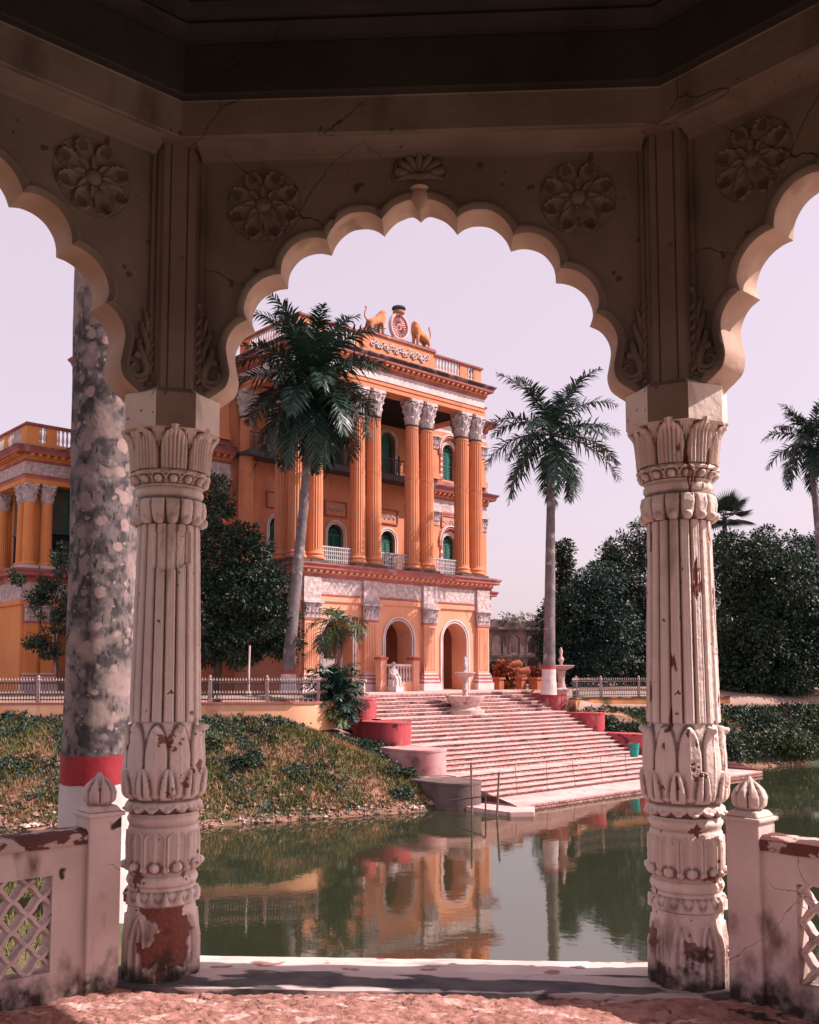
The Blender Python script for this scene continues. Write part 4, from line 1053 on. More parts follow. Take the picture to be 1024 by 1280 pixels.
# ================================================================== WING on the left
wing = thing('palace_wing', 'lower yellow-orange wing with green louvres at the left edge, behind the lichened trunk', 'building', pal(-24.3, 12.4), PA)
WL, WD = 10.0, 16.0        # along the front, along the left side
wp = [(0, WD), (0, 0), (WL, 0)]
m = MB()
arch_wall(m, [(0, 0), (WL, 0), (WL, 5.15), (0, 5.15)], [arch_pts(2.9, .85, .02, 2.9), arch_pts(6.4, .85, .02, 2.9)], 0, .6)
m.box(0, .5, .6, WD, 0, 5.15); m.box(.8, WL, .8, WD - .3, 0, 5.0)
m.box(.9, WL, .9, WD - .2, 6.8, 13.2); m.box(.5, WL, .5, WD - .1, 12.6, 13.0)
m.build('wall', ORANGE_W, wing)
m = MB(); sweep(m, wp, [(0, 4.80), (.10, 4.84), (.10, 5.12), (.10, 6.08), (.18, 6.12), (.26, 6.30), (.26, 6.46), (.70, 6.46), (.72, 6.6), (.82, 6.74), (.82, 6.80), (.2, 6.90), (-.9, 6.90)], [0, 0, 1, 1, 3, 3, 3, 3, 3, 3, 4, 4])
m.build('lower_cornice', [ORANGE_W, RELIEF, WHITE, TRIM, GRIME], wing)
m = MB(); sweep(m, wp, [(-.8, 11.75), (0, 11.75), (0, 12.0), (.05, 12.04), (.05, 12.2), (.09, 12.23), (.02, 12.26), (.02, 12.95), (.1, 13.0), (.14, 13.1), (.14, 13.36), (.55, 13.36), (.6, 13.5), (.75, 13.66), (.75, 13.74), (.1, 13.85), (-.7, 13.85)], [0, 0, 0, 3, 3, 3, 1, 3, 3, 0, 3, 3, 3, 4, 4, 4])
modillions(m, wp, .14, .5, 13.14, 13.355, .42, .17, 0); m.build('upper_cornice', [ORANGE_W, RELIEF, WHITE, TRIM, GRIME], wing)
balustrade_run(wp, 13.83, 15.2, .5, [[(.6, 3.0), (3.6, 6.0), (6.6, 9.0), (9.6, 12.4), (13, 15.2)], [(.75, 1.15), (1.75, 4.2), (4.8, 7.2)]], wing, 'roof_parapet', ORANGE_W)
wc = None
def wing_col():
    n = 64; r = .33; th = np.linspace(0, 2 * math.pi, n, endpoint=False); d = angd(th, 16); cut = -.07 * r * np.sqrt(np.clip(1 - (d / .72) ** 2, 0, 1)); rows = []
    for z, rr, k in ((7.3, 1.0, 0), (7.4, 1, 1), (10.4, .9, 1), (10.5, .9, 0), (10.7, .92, 0)):
        R_ = r * rr + cut * k; rows.append(np.stack([R_ * np.cos(th), R_ * np.sin(th), np.full(n, z)], -1))
    o = grid_mesh('wing_column', np.array(rows), ORANGE_W, None, closed=True, smooth=25)
    m = MB(); m.box(-.44, .44, -.44, .44, 6.9, 7.1, 1); m.lathe([(.42, 7.1), (.45, 7.16), (.42, 7.24), (.36, 7.3)], 24); m.build('column_base', [ORANGE_W, WHITE], o, 50)
    m = MB(); corinthian(m, .31, 10.7, 1.05); m.build('capital', CAPST, o, 50)
    return o
wc = wing_col()
for i, (x, y) in enumerate([(.45, .42), (1.45, .42), (5.0, .42), (6.0, .42), (.45, 1.4), (.45, 4.6), (.45, 5.6), (.45, 9.0), (.45, 10.0)]):
    o = wc if i == 0 else copy_tree(wc); o.parent = wing; o.location = (x, y, 0)
for (x0, x1) in ((1.95, 4.5), (6.5, 9.2)):
    m = MB(); y = .86
    m.box(x0, x1, y - .06, y + .02, 9.1, 9.22); m.box(x0, x1, y - .06, y + .02, 11.6, 11.74)
    for k in range(4): xx_ = x0 + (x1 - x0) * k / 3; m.box(xx_ - .05, xx_ + .05, y - .05, y + .03, 9.2, 11.6)
    for zz_ in np.arange(9.24, 11.55, .11): m.add([(x0, y - .04, zz_), (x1, y - .04, zz_), (x1, y + .03, zz_ + .09), (x0, y + .03, zz_ + .09)], [(0, 1, 2, 3)])
    w = m.build('louvre_screen', GREEN, wing)
    m = MB(); m.box(x0, x1, .885, .897, 6.95, 9.1); m.build('dark_opening', DARK, w)
    m = MB(); iron_panel(m, x0 - .2, x1 + .2, .35, 6.95, 7.95, .22); m.build('railing', LATTICE, w)
for (y0, y1) in ((2.0, 4.0), (6.2, 8.4)):
    m = MB(); x = .86
    for zz_ in np.arange(9.24, 11.55, .11): m.add([(x - .04, y1, zz_), (x - .04, y0, zz_), (x + .03, y0, zz_ + .09), (x + .03, y1, zz_ + .09)], [(0, 1, 2, 3)])
    m.box(x - .06, x + .02, y0, y1, 9.1, 9.22)
    w = m.build('louvre_screen', GREEN, wing)
    m = MB(); m.box(.885, .897, y0, y1, 6.95, 9.1); m.build('dark_opening', DARK, w)
for x in (.55, 1.45, 4.75): pilaster(x, .7, 0, 0, 3.93, 4.80, wing, fl=False, wallmat=ORANGE_W)
for x in (2.9, 6.4):
    m = MB(); arch_band(m, x, .85, 1.0, 0, 2.9, -.06, 0, 0); w = m.build('arch_surround', WHITE, wing)

# ================================================================== roof figures
def skin_figure(name, nodes, edges, mat_, subd=2, root=0):
    """nodes: (x, y, z, radius); one continuous body grown from a skeleton"""
    me = bpy.data.meshes.new(name); me.from_pydata([n[:3] for n in nodes], edges, [])
    o = bpy.data.objects.new(name, me); col.objects.link(o); me.materials.append(mat_)
    sk = o.modifiers.new('skin', 'SKIN'); sk.use_smooth_shade = True
    if not me.skin_vertices: 
        bpy.context.view_layer.objects.active = o
    lay = me.skin_vertices[0].data if me.skin_vertices else None
    if lay is None:
        bm = bmesh.new(); bm.from_mesh(me); bm.verts.layers.skin.verify(); bm.to_mesh(me); bm.free(); lay = me.skin_vertices[0].data
    for i, n in enumerate(nodes): lay[i].radius = (n[3], n[3]); lay[i].use_root = (i == root)
    ss = o.modifiers.new('subd', 'SUBSURF'); ss.levels = subd; ss.render_levels = subd
    return o
def bake(o):
    """turn the modifiers into plain mesh data"""
    dg = bpy.context.evaluated_depsgraph_get(); me = bpy.data.meshes.new_from_object(o.evaluated_get(dg)); o.modifiers.clear(); o.data = me; return o
LN = [(0, 0, .60, .24), (.32, 0, .74, .23), (.62, 0, .92, .27), (.74, -.02, 1.16, .27), (.80, -.05, 1.36, .19), (.93, -.16, 1.32, .10),
      (-.06, .17, .42, .15), (-.14, .19, .22, .09), (-.06, .19, .05, .08), (.06, .19, .03, .06), (-.06, -.17, .42, .15), (-.14, -.19, .22, .09), (-.06, -.19, .05, .08), (.06, -.19, .03, .06),
      (.68, .16, .62, .12), (.70, .17, .32, .085), (.70, .17, .05, .08), (.80, .17, .03, .06), (.68, -.16, .62, .12), (.70, -.17, .32, .085), (.70, -.17, .05, .08), (.80, -.17, .03, .06),
      (-.22, 0, .66, .05), (-.40, 0, .82, .04), (-.38, 0, 1.1, .035), (-.28, 0, 1.28, .035), (-.34, 0, 1.42, .06)]
LE = [(0, 1), (1, 2), (2, 3), (3, 4), (4, 5), (0, 6), (6, 7), (7, 8), (8, 9), (0, 10), (10, 11), (11, 12), (12, 13), (2, 14), (14, 15), (15, 16), (16, 17), (2, 18), (18, 19), (19, 20), (20, 21), (0, 22), (22, 23), (23, 24), (24, 25), (25, 26)]
lion = bake(skin_figure('lion_statue', LN, LE, LION))
tag(lion, 'ochre lion statue standing left of the round medallion on the palace roof', 'statue', 'lion statues on the palace parapet')
lion2 = lion.copy(); col.objects.link(lion2); lion2['label'] = 'ochre lion statue standing right of the round medallion on the palace roof'
lion.location = pal(-9.55, -.2, 20.56); lion.rotation_euler = (0, 0, PA); lion.scale = (1.12, 1.1, 1.05)
lion2.location = pal(-5.25, -.2, 20.56); lion2.rotation_euler = (0, 0, PA + math.pi); lion2.scale = (1.12, -1.1, 1.05)
med = thing('roof_medallion', 'round spoked medallion under a dark crown, between the two roof lions', 'medallion', pal(-7.43, -.25, 20.54), PA)
m = MB(); RM = Matrix.Translation((0, 0, .86)) @ Matrix.Rotation(math.radians(90), 4, 'X') @ Matrix.Diagonal((.88, 1.0, 1, 1))
m.lathe([(.0, -.12), (.80, -.12), (.84, -.05), (.84, .08), (.78, .14), (.70, .14), (.66, .08), (.0, .08)], 40, 0, RM, close=False)
m.box(-.5, .5, -.12, .12, -.02, .14)
m.build('disc', [WHITE], med, 40)
m = MB()
for k in range(24):
    a = 2 * math.pi * k / 24; m.tube([tuple(RM @ Vector((.2 * math.cos(a), .2 * math.sin(a), .09))), tuple(RM @ Vector((.6 * math.cos(a), .6 * math.sin(a), .09)))], [.018, .034], 4)
m.lathe([(.0, .14), (.10, .13), (.14, .08)], 20, 0, RM, close=False); m.lathe([(.60, .085), (.62, .12), (.67, .12), (.68, .085)], 40, 0, RM, close=False)
m.build('spokes', RED, med, 40)
m = MB(); m.lathe([(.28, 1.62), (.36, 1.70), (.36, 1.80), (.30, 1.84)], 20, 1); m.lathe([(.32, 1.84), (.42, 1.95), (.38, 2.06), (.18, 2.10), (.05, 2.16)], 20, 0); m.build('crown', [BLUEP, LION], med, 40)

# ================================================================== STEPS down to the water (same frame as the palace)
RISER = mat('tiled_riser', (.46, .27, .25), (.34, .17, .16), scale=3.0, bump=.3, bscale=9, dirt=(.09, .05, .05), dscale=2.2, dlo=.56, dhi=.68, dstretch=(.5, 1, 1))
def brickify(m_, c1, c2, cm, sx, rows):
    N, L = m_.node_tree.nodes, m_.node_tree.links; b = N['Principled BSDF']
    tc = N.new('ShaderNodeTexCoord'); mp = N.new('ShaderNodeMapping'); mp.inputs['Rotation'].default_value = (math.radians(-90), 0, 0); L.new(tc.outputs['Object'], mp.inputs[0])
    br = N.new('ShaderNodeTexBrick'); br.inputs['Scale'].default_value = 1.0; br.inputs['Brick Width'].default_value = sx; br.inputs['Row Height'].default_value = rows; br.inputs['Mortar Size'].default_value = .022
    br.inputs['Color1'].default_value = (*c1, 1); br.inputs['Color2'].default_value = (*c2, 1); br.inputs['Mortar'].default_value = (*cm, 1); L.new(mp.outputs[0], br.inputs[0])
    old = b.inputs['Base Color'].links[0].from_socket
    k = N.new('ShaderNodeMix'); k.data_type = 'RGBA'; k.blend_type = 'MULTIPLY'; k.inputs[0].default_value = 1; L.new(br.outputs[0], k.inputs[6]); L.new(old, k.inputs[7]); L.new(k.outputs[2], b.inputs['Base Color'])
brickify(RISER, (1, 1, 1), (.82, .76, .76), (.22, .17, .17), .34, .17)
ghat = thing('stone_steps', 'broad pinkish stone steps going down from the palace to the water between red walls', 'steps', PC, PA)
# (x left, x right, y start, z top, risers, run, landing end)
TIERS = [(-14.75, -1.95, 5.2, 0.0, 6, 2.1, 8.0), (-14.85, -1.95, 8.0, -1.05, 6, 2.1, 10.7), (-15.35, -1.95, 10.7, -2.10, 6, 2.0, 13.4), (-16.3, 2.5, 13.4, -3.15, 5, 2.0, 17.0)]
for ti, (x0, x1, ys, zt, nr, run, ye) in enumerate(TIERS):
    m = MB(); zb = -1.05 if ti < 3 else -.80
    if ti < 3: x0 -= .6
    rh, tr = zb / nr, run / nr
    for k in range(nr):
        z = zt + rh * (k + 1); y0 = ys + tr * k; y1 = ys + tr * (k + 1) if k < nr - 1 else ye
        # riser then tread with a small nosing
        m.add([(x0, -y0, z), (x1, -y0, z), (x1, -y0, z - rh - .045), (x0, -y0, z - rh - .045)], [(0, 1, 2, 3)], 1)
        K = 90; V = []
        for j in range(K + 1):
            x = x0 + (x1 - x0) * j / K; w_ = .016 * nz(x * .8, y0, ti) - .03 * max(0, nz(x * 2.7, y0 * 3, 7 + ti) - .28)
            V += [(x, -y0, z + w_), (x, -y1 - .03, z + w_), (x, -y1 - .03, z + w_ - .045), (x, -y1 + .0, z + w_ - .045)]
        m.add(V, [(j * 4 + q, j * 4 + q + 1, j * 4 + q + 5, j * 4 + q + 4) for j in range(K) for q in range(3)], 0)
    if ti == 3:
        m.add([(x0, -ye - .03, zt + zb - .04), (x1, -ye - .03, zt + zb - .04), (x1, -ye - .03, -5.5), (x0, -ye - .03, -5.5)], [(3, 2, 1, 0)], 1)
        m.add([(x0, -ys, zt), (x0, -ye - .03, zt + zb), (x0, -ye - .03, -5.5), (x0, -ys, -5.5)], [(0, 1, 2, 3)], 1)
        m.add([(x1, -ys, zt), (x1, -ye - .03, zt + zb), (x1, -ye - .03, -5.5), (x1, -ys, -5.5)], [(3, 2, 1, 0)], 1)
    m.build('step_flight', [STEP, RISER], ghat)
m = MB(); m.box(-14.75, -1.95, -5.2, -.2, -1.2, .012); m.build('upper_landing', STEP, ghat)
m = MB(); m.prism([(-17.6, -15.4), (-17.5, -17.8), (-16.8, -18.3), (-15.7, -17.4), (-15.7, -15.4)][::1], -4.6, -3.99); m.build('landing_slab', STEP, ghat)
def flank(x0, x1, ystart, yfront, ztop, zbot, mats, label=None):
    r = (x1 - x0) / 2; cx = (x0 + x1) / 2
    poly = [(x0, -ystart), (x0, -(yfront - r))] + [(cx - r * math.cos(math.pi * k / 14), -(yfront - r) - r * math.sin(math.pi * k / 14)) for k in range(1, 14)] + [(x1, -(yfront - r)), (x1, -ystart)]
    m = MB(); m.prism(poly, zbot, ztop - .08)
    big = [((x - cx) * 1.03 + cx, y * 1.0 - (.02 if y < -(yfront - r) else 0)) for x, y in poly]
    m.prism(big, ztop - .08, ztop)
    o = m.build('end_wall', mats, ghat, 35)
    if label: o['label'] = label
    return o
FW = mat('washed_out_red_paint', (.46, .17, .17), (.50, .30, .30), scale=.8, bump=.3, bscale=8, stretch=(1, 1, .4), dirt=(.20, .10, .10), dscale=1.2, dlo=.55, dhi=.7)
for k, (zt, zb, ys, yf) in enumerate([(-.12, -1.6, 4.8, 7.4), (-1.12, -2.7, 7.3, 10.0), (-2.12, -4, 9.9, 12.8)]):
    xl = (-14.75, -14.85, -15.35)[k]
    flank(xl - (1.35, 1.6, 1.8)[k], xl, ys, yf, zt, zb, FW if k == 2 else REDW, 'faded end wall with a whitish foot' if k == 2 else None)
    flank(-1.95, -.75, ys, yf, zt, zb, REDW)
flank(-18.2, -16.25, 12.6, 15.7, -3.13, -5.2, CONC, 'unpainted stained concrete end wall by the water')
# ================================================================== WALLS AND FENCES
def path_strip(mb, path, t, z0, z1, mi=0):
    sweep(mb, path, [(0, z0), (0, z1), (-t, z1), (-t, z0)], mi)
WALLP = mat('pale_orange_wall', (.74, .42, .27), (.66, .33, .18), scale=.7, bump=.3, bscale=7, dirt=(.25, .12, .07), dscale=1.3, dlo=.62, dhi=.75, dstretch=(1, 1, .4))
WALLD = mat('dull_orange_wall', (.52, .22, .09), (.36, .16, .07), scale=.9, bump=.3, bscale=7, dirt=(.06, .055, .03), dscale=.9, dlo=.5, dhi=.66)  # duller orange, broken by dark olive patches
def bank_wall(name, label, path, z0, z1, m_, cop=None):
    cop = cop or TRIM
    m = MB(); path_strip(m, path, .3, z0, z1); 
    o = m.build(name, m_, None, 40); tag(o, label, 'wall')
    m = MB(); sweep(m, path, [(.05, z1 + .002), (.05, z1 + .09), (-.36, z1 + .09), (-.36, z1 + .002)], 0); m.build('coping', cop, o)
    return o
WL_P = [(-60, 37.8), (-40, 38.5), (-20, 39.2), (-8.0, 39.8), (-4.9, 40.25), (-4.0, 40.8), (-3.4, 41.7), (-2.9, 43.4)]
bank_wall('bank_wall', 'low pale orange wall above the grassy bank, carrying the spiked fence in front of the palace', WL_P, -.9, .24, WALLP)
WR_P = [(9.2, 53.0), (9.8, 54.6), (11.0, 55.6), (14.0, 56.7), (19.5, 58.2)]
bank_wall('bank_wall', 'low dull orange wall in the shade of the big trees, right of the red end walls', WR_P, -1.3, .06, WALLD, GRIME)
FENCE = mat('pinkish_fence_paint', (.42, .30, .29), (.28, .18, .17), rough=.7, scale=8)
FENCED = mat('dark_fence_paint', (.09, .085, .09), (.05, .05, .055), rough=.6, scale=8)
def along(path, s):
    for a, b_ in zip(path[:-1], path[1:]):
        A, B = Vector(a), Vector(b_); l = (B - A).length
        if s <= l: return A + (B - A) * (s / l), (B - A).normalized()
        s -= l
    return Vector(path[-1]), (Vector(path[-1]) - Vector(path[-2])).normalized()
def fence(label, path, z, h, step=.12, post=2.35, m_bar=None, m_tip=None, s_max=None):
    f = thing('spiked_fence', label, 'fence', (path[0][0], path[0][1], z)); org = Vector(f.location)
    Ltot = sum((Vector(b_) - Vector(a)).length for a, b_ in zip(path[:-1], path[1:])); Ltot = min(Ltot, s_max or Ltot)
    m = MB(); tip = MB(); s = 0.0
    while s < Ltot:
        p, d = along(path, s); M = Matrix(((d.x, -d.y, 0, p.x - org.x), (d.y, d.x, 0, p.y - org.y), (0, 0, 1, 0), (0, 0, 0, 1)))
        m.box(-.012, .012, -.012, .012, .02, h, 0, M)
        for zt in (h, h * .40):
            tip.lathe([(.012, zt), (.045, zt + .05), (.03, zt + .09), (.004, zt + .17)], 6, 0, M)
        s += step
    for zr in (.12, h * .38, h - .06):
        P = []; s = 0
        while s <= Ltot: p, d = along(path, s); P.append((p.x - org.x, p.y - org.y, zr)); s += .5
        m.tube(P, .028, 4)
    V_ = np.concatenate(tip.v); m.add(V_, tip.f, 1); m.build('rail_panel', [m_bar or FENCED, m_tip or FENCE], f)
    s = post * .4
    while s < Ltot:
        p, d = along(path, s); m = MB(); M = Matrix.Translation((p.x - org.x, p.y - org.y, 0))
        m.box(-.07, .07, -.07, .07, 0, h + .05, 0, M); m.lathe([(.09, h + .05), (.09, h + .09), (.05, h + .12), (.07, h + .2), (.01, h + .28)], 8, 0, M)
        m.build('fence_post', FENCE, f); s += post
    return f
def shifted(path, k):
    out = []
    for i, p in enumerate(path):
        a = Vector(path[max(i - 1, 0)]); b_ = Vector(path[min(i + 1, len(path) - 1)]); d = (b_ - a).normalized()
        out.append((p[0] - d.y * k, p[1] + d.x * k))
    return out
FL = [p for p in shifted(WL_P, .16) if p[0] > -21] + []
FL = [(-21.0, 39.33)] + [p for p in FL if p[0] > -20.5]
fence('spiked iron fence with pinkish tips on the pale wall left of the steps', FL[:-1], .33, .86)
FR = shifted(WR_P, .16)
fence('spiked iron fence under the dark trees right of the tall straight palm', FR, .15, .95, .15, 2.6, FENCED, FENCE, 8.8)

# ================================================================== PLANTS
rng = np.random.default_rng(11)
def foliage(name, c1, c2, rough=.5, spec=.34, scale=.55):
    return mat(name, c1, c2, rough=rough, spec=spec, scale=scale, lo=.3, hi=.7)
F_DARK = foliage('dark_leaves', (.010, .030, .026), (.052, .082, .042))
F_TEAL = foliage('blue_green_leaves', (.013, .042, .038), (.036, .078, .058))
F_MID = foliage('green_leaves', (.030, .060, .026), (.065, .085, .030))
F_PALM = foliage('palm_leaves', (.014, .042, .036), (.034, .066, .046), rough=.38)
F_DRY = foliage('dry_leaves', (.13, .10, .04), (.06, .07, .03))
F_RED = foliage('russet_leaves', (.22, .055, .030), (.30, .10, .05))
BARK = mat('brown_bark', (.10, .07, .06), (.05, .035, .03), scale=4, bump=.6, bscale=12, stretch=(1, 1, .3), dist=.04)
PBARK = mat('grey_palm_bark', (.20, .165, .17), (.11, .09, .10), scale=2.2, bump=.4, bscale=8, dirt=(.34, .27, .27), dscale=1.6, dlo=.55, dhi=.62, dist=.03)
PWHITE = mat('whitewashed_bark', (.62, .55, .55), (.50, .42, .42), scale=3, bump=.3, bscale=10)
CSHAFT = mat('green_crownshaft', (.06, .085, .045), (.04, .06, .035), scale=2)

def quads(name, base, dirv, nrm, length, width, mats, parent=None, fold=.25, mi=None):
    """many small leaves: base points, pointing directions, normals -> folded 6-vertex leaves"""
    n = len(base); d = dirv / np.linalg.norm(dirv, axis=1, keepdims=True)
    s = np.cross(d, nrm); s /= np.maximum(np.linalg.norm(s, axis=1, keepdims=True), 1e-6); nn = np.cross(s, d)
    L_ = length[:, None]; W = width[:, None]
    V = np.stack([base, base + d * L_ * .45 + s * W * .5 + nn * W * fold, base + d * L_, base + d * L_ * .45 - s * W * .5 + nn * W * fold], 1).reshape(-1, 3)
    me = bpy.data.meshes.new(name); me.vertices.add(4 * n); me.vertices.foreach_set('co', V.reshape(-1).astype(np.float32))
    idx = np.arange(n) * 4
    tri = np.stack([idx, idx + 1, idx + 2, idx, idx + 2, idx + 3], 1).reshape(-1)
    me.loops.add(6 * n); me.loops.foreach_set('vertex_index', tri.astype(np.int32))
    me.polygons.add(2 * n); me.polygons.foreach_set('loop_start', (np.arange(2 * n) * 3).astype(np.int32))
    me.update(calc_edges=True); me.validate()
    for m_ in (mats if isinstance(mats, (list, tuple)) else [mats]): me.materials.append(m_)
    o = bpy.data.objects.new(name, me); col.objects.link(o)
    if parent is not None: o.parent = parent
    return o
def unit(n): v = rng.normal(size=(n, 3)); return v / np.linalg.norm(v, axis=1, keepdims=True)
def crown(name, blobs, nclump, per, leaf, m_, parent, clump_r=.5, flat=.8, aspect=.5, inner=.25, seed=0):
    """blobs: (x, y, z, rx, ry, rz). Leaf clumps scattered mostly near the blobs' surfaces"""
    B = np.array(blobs, dtype=float); vol = B[:, 3] * B[:, 4] + B[:, 4] * B[:, 5]; pick = rng.choice(len(B), nclump, p=vol / vol.sum())
    u = unit(nclump); rad = np.where(rng.random(nclump) < inner, rng.random(nclump) ** .5 * .8, .80 + .24 * rng.random(nclump))
    C_ = B[pick, :3] + u * B[pick, 3:6] * rad[:, None]
    for i in range(nclump):
        f = .30 * noise.noise(Vector(C_[i] * .8 + seed)); C_[i] += u[i] * f * B[pick[i], 3:6]
    cr = clump_r * (.6 + .8 * rng.random(nclump))
    out = np.repeat(u, per, 0); cc = np.repeat(C_, per, 0); rr = np.repeat(cr, per)
    v = unit(len(cc)); p = cc + v * (rr * rng.random(len(cc)) ** .4)[:, None] * np.array([1, 1, flat])
    d = v * .8 + out * .5 + rng.normal(size=p.shape) * .4 + np.array([0, 0, -.25]); nr = out * .4 + np.array([0, 0, .7]) + rng.normal(size=p.shape) * .6
    ln = leaf * (.6 + .8 * rng.random(len(p)))
    return quads(name, p, d, nr, ln, ln * aspect, m_, parent)
def limbs(base, tips, r0, parent, m_=None, name='trunk', fork=.4, stems=1):
    m = MB(); b = Vector(base)
    top = sum((Vector(t) for t in tips), Vector()) / len(tips); fk = b.lerp(top, fork) + Vector((.15 * nz(b.x, b.y), 0, 0))
    m.tube([b - Vector((0, 0, .15)), b.lerp(fk, .08), b.lerp(fk, .5) + Vector((.1, 0, 0)), fk], [r0 * 1.5, r0 * 1.1, r0 * .95, r0 * .8], 10)
    for i, t in enumerate(tips):
        t = Vector(t); md = fk.lerp(t, .5) + Vector((.2 * nz(t.x, t.z, 1), .2 * nz(t.z, t.x, 2), .25))
        m.tube([fk - Vector((0, 0, .2)), fk.lerp(md, .5) + Vector((0, 0, .1)), md, t], [r0 * .6, r0 * .42, r0 * .3, r0 * .08], 7)
    return m.build(name, m_ or BARK, parent, 60)
def tree(name, label, base, blobs, nclump, per, leaf, m_, r0, cat='tree', group=None, clump_r=.5, ntips=7, **kw):
    t = thing(name, label, cat, base, 0, group); o = Vector(base)
    bl = [(b[0] - o.x, b[1] - o.y, b[2] - o.z, b[3], b[4], b[5]) for b in blobs]
    crown('crown', bl, nclump, per, leaf, m_, t, clump_r, **kw)
    if r0: limbs((0, 0, 0), [b[:3] for b in bl][:ntips], r0, t)
    return t
def blob(X, Y, fwd, rx, rz, ry=None):
    """crown lobe placed where it stands; rx, rz in photo pixels turned to metres at that distance"""
    p = at(X, Y, fwd); k = fwd / F_PX; return (p.x, p.y, p.z, rx * k, (ry or rx) * k, rz * k)

# --- palms
def frond(L_, elev, droop, leaflet, parent, az, base, seed, n=46, width=.06, plume=.5, m_=None):
    r_ = np.random.default_rng(seed); K = 14; s = np.linspace(0, 1, K); ang = elev - droop * s ** 1.25
    dx = np.cos(ang) * L_ / (K - 1); dz = np.sin(ang) * L_ / (K - 1)
    x = np.concatenate([[0], np.cumsum(dx)[:-1]]); z = np.concatenate([[0], np.cumsum(dz)[:-1]])
    side = .06 * L_ * r_.normal() * s ** 2
    ca, sa = math.cos(az), math.sin(az)
    P = np.stack([x * ca - side * sa, x * sa + side * ca, z], 1) + np.array(base)
    m = MB(); m.tube([tuple(p) for p in P], list(.045 * L_ / 3.5 * (1 - .85 * s)), 5)
    t = np.gradient(P, axis=0); t /= np.linalg.norm(t, axis=1, keepdims=True)
    lat0 = np.array([-sa, ca, 0.0])
    u = np.repeat(np.linspace(.10, .99, n), 2); sg = np.tile([1, -1], n)
    pi = np.stack([np.interp(u, s, P[:, k]) for k in range(3)], 1); ti = np.stack([np.interp(u, s, t[:, k]) for k in range(3)], 1)
    lat = lat0[None] * sg[:, None]; up = np.cross(ti, lat0[None]); 
    up = np.where(up[:, 2:3] < 0, -up, up)
    fwdk = (.35 + .65 * u)[:, None]
    d = lat * .9 + ti * fwdk + up * (r_.normal(size=(2 * n, 1)) * plume + .12) + r_.normal(size=(2 * n, 3)) * .06
    d /= np.linalg.norm(d, axis=1, keepdims=True)
    ln = leaflet * np.clip(np.sin(math.pi * (.16 + .80 * u)), .12, 1) ** .7 * (.85 + .3 * r_.random(2 * n))
    w = width * (.6 + .4 * np.sin(math.pi * u))
    wv = np.cross(d, up); wv /= np.linalg.norm(wv, axis=1, keepdims=True); wv = wv * w[:, None]
    p1 = pi + d * (ln * .5)[:, None] + np.array([0, 0, -.05]) * ln[:, None]; p2 = pi + d * ln[:, None] + np.array([0, 0, -.28]) * ln[:, None]
    V = np.stack([pi - wv * .3, pi + wv * .3, p1 + wv * .5, p2, p1 - wv * .5], 1).reshape(-1, 3)
    Fs = []
    for i in range(2 * n): b_ = i * 5; Fs += [(b_, b_ + 1, b_ + 2, b_ + 4), (b_ + 4, b_ + 2, b_ + 3)]
    m.add(V, Fs)
    return m.build('frond', m_ or F_PALM, parent)
def palm(name, label, path, radii, nfr, L_, leaflet, seed, white=None, group=None, m_bark=None, width=.06, shaft=True, elevs=None, m_fr=None, n=46, cat='palm tree'):
    base = Vector(path[0]); t = thing(name, label, cat, base, 0, group)
    P = [Vector(p) - base for p in path]; m = MB(); Q = []; R_ = []
    for i in range(len(P) - 1):
        for k in range(8): Q.append(P[i].lerp(P[i + 1], k / 8)); R_.append(radii[i] + (radii[i + 1] - radii[i]) * k / 8 + .006 * ((i * 8 + k) % 2))
    Q.append(P[-1]); R_.append(radii[-1]); m.tube(Q, R_, 16); tr = m.build('trunk', m_bark or PBARK, t, 60)
    if white:
        m = MB(); m.tube([P[0] - Vector((0, 0, .1)), P[0].lerp(P[1], white / (P[1] - P[0]).length * .6), P[0].lerp(P[1], white / (P[1] - P[0]).length)], [radii[0] * 1.25, radii[0] * 1.07, radii[0] * 1.05], 16); m.build('whitewash', PWHITE, tr, 60)
        m = MB(); q = P[0].lerp(P[1], white / (P[1] - P[0]).length); m.tube([q, q + Vector((0, 0, .18))], radii[0] * 1.055, 16); m.build('red_band', RED, tr, 60)
    d = (P[-1] - P[-2]).normalized(); top = P[-1]
    if shaft:
        m = MB(); m.tube([top - d * .1, top + d * .4, top + d * 1.1, top + d * 1.35], [radii[-1] * 1.25, radii[-1] * 1.1, radii[-1] * .7, .05], 12); m.build('crownshaft', CSHAFT, t, 60); top = top + d * 1.15
        m = MB(); m.tube([top, top + Vector((.1, 0, L_ * .25)), top + Vector((.12, .05, L_ * .5))], [.06, .045, .01], 6); m.build('spear_leaf', F_PALM, t, 60)
    r_ = np.random.default_rng(seed)
    for k in range(nfr):
        f = k / (nfr - 1); az = k * 2.39996 + seed
        el = math.radians(78 - 108 * f ** .85 + r_.normal() * 5) if elevs is None else math.radians(elevs[0] + (elevs[1] - elevs[0]) * f + r_.normal() * 5)
        dr = math.radians(42 + 30 * r_.random() + 18 * math.cos(el)); 
        frond(L_ * (.88 + .2 * r_.random()), el, dr, leaflet, t, az, tuple(top - d * .25 * f), seed * 100 + k, n=n, width=width, m_=m_fr)
    return t
def pxpath(pts, fwd): return [tuple(at(X, Y, fwd)) for X, Y in pts]
pl = pxpath([(360, 866), (362, 815), (371, 720), (380, 630), (386, 550), (389, 505)], 46)
palm('royal_palm', 'tall palm leaning before the palace portico, its feathery crown covering the left columns', pl, [.35, .30, .27, .23, .19, .16], 44, 4.5, 1.0, 4, white=.9, width=.105, n=62, elevs=(82, -62))
pr_ = pxpath([(686, 866), (687, 790), (688, 690), (689, 600), (690, 566)], 53)
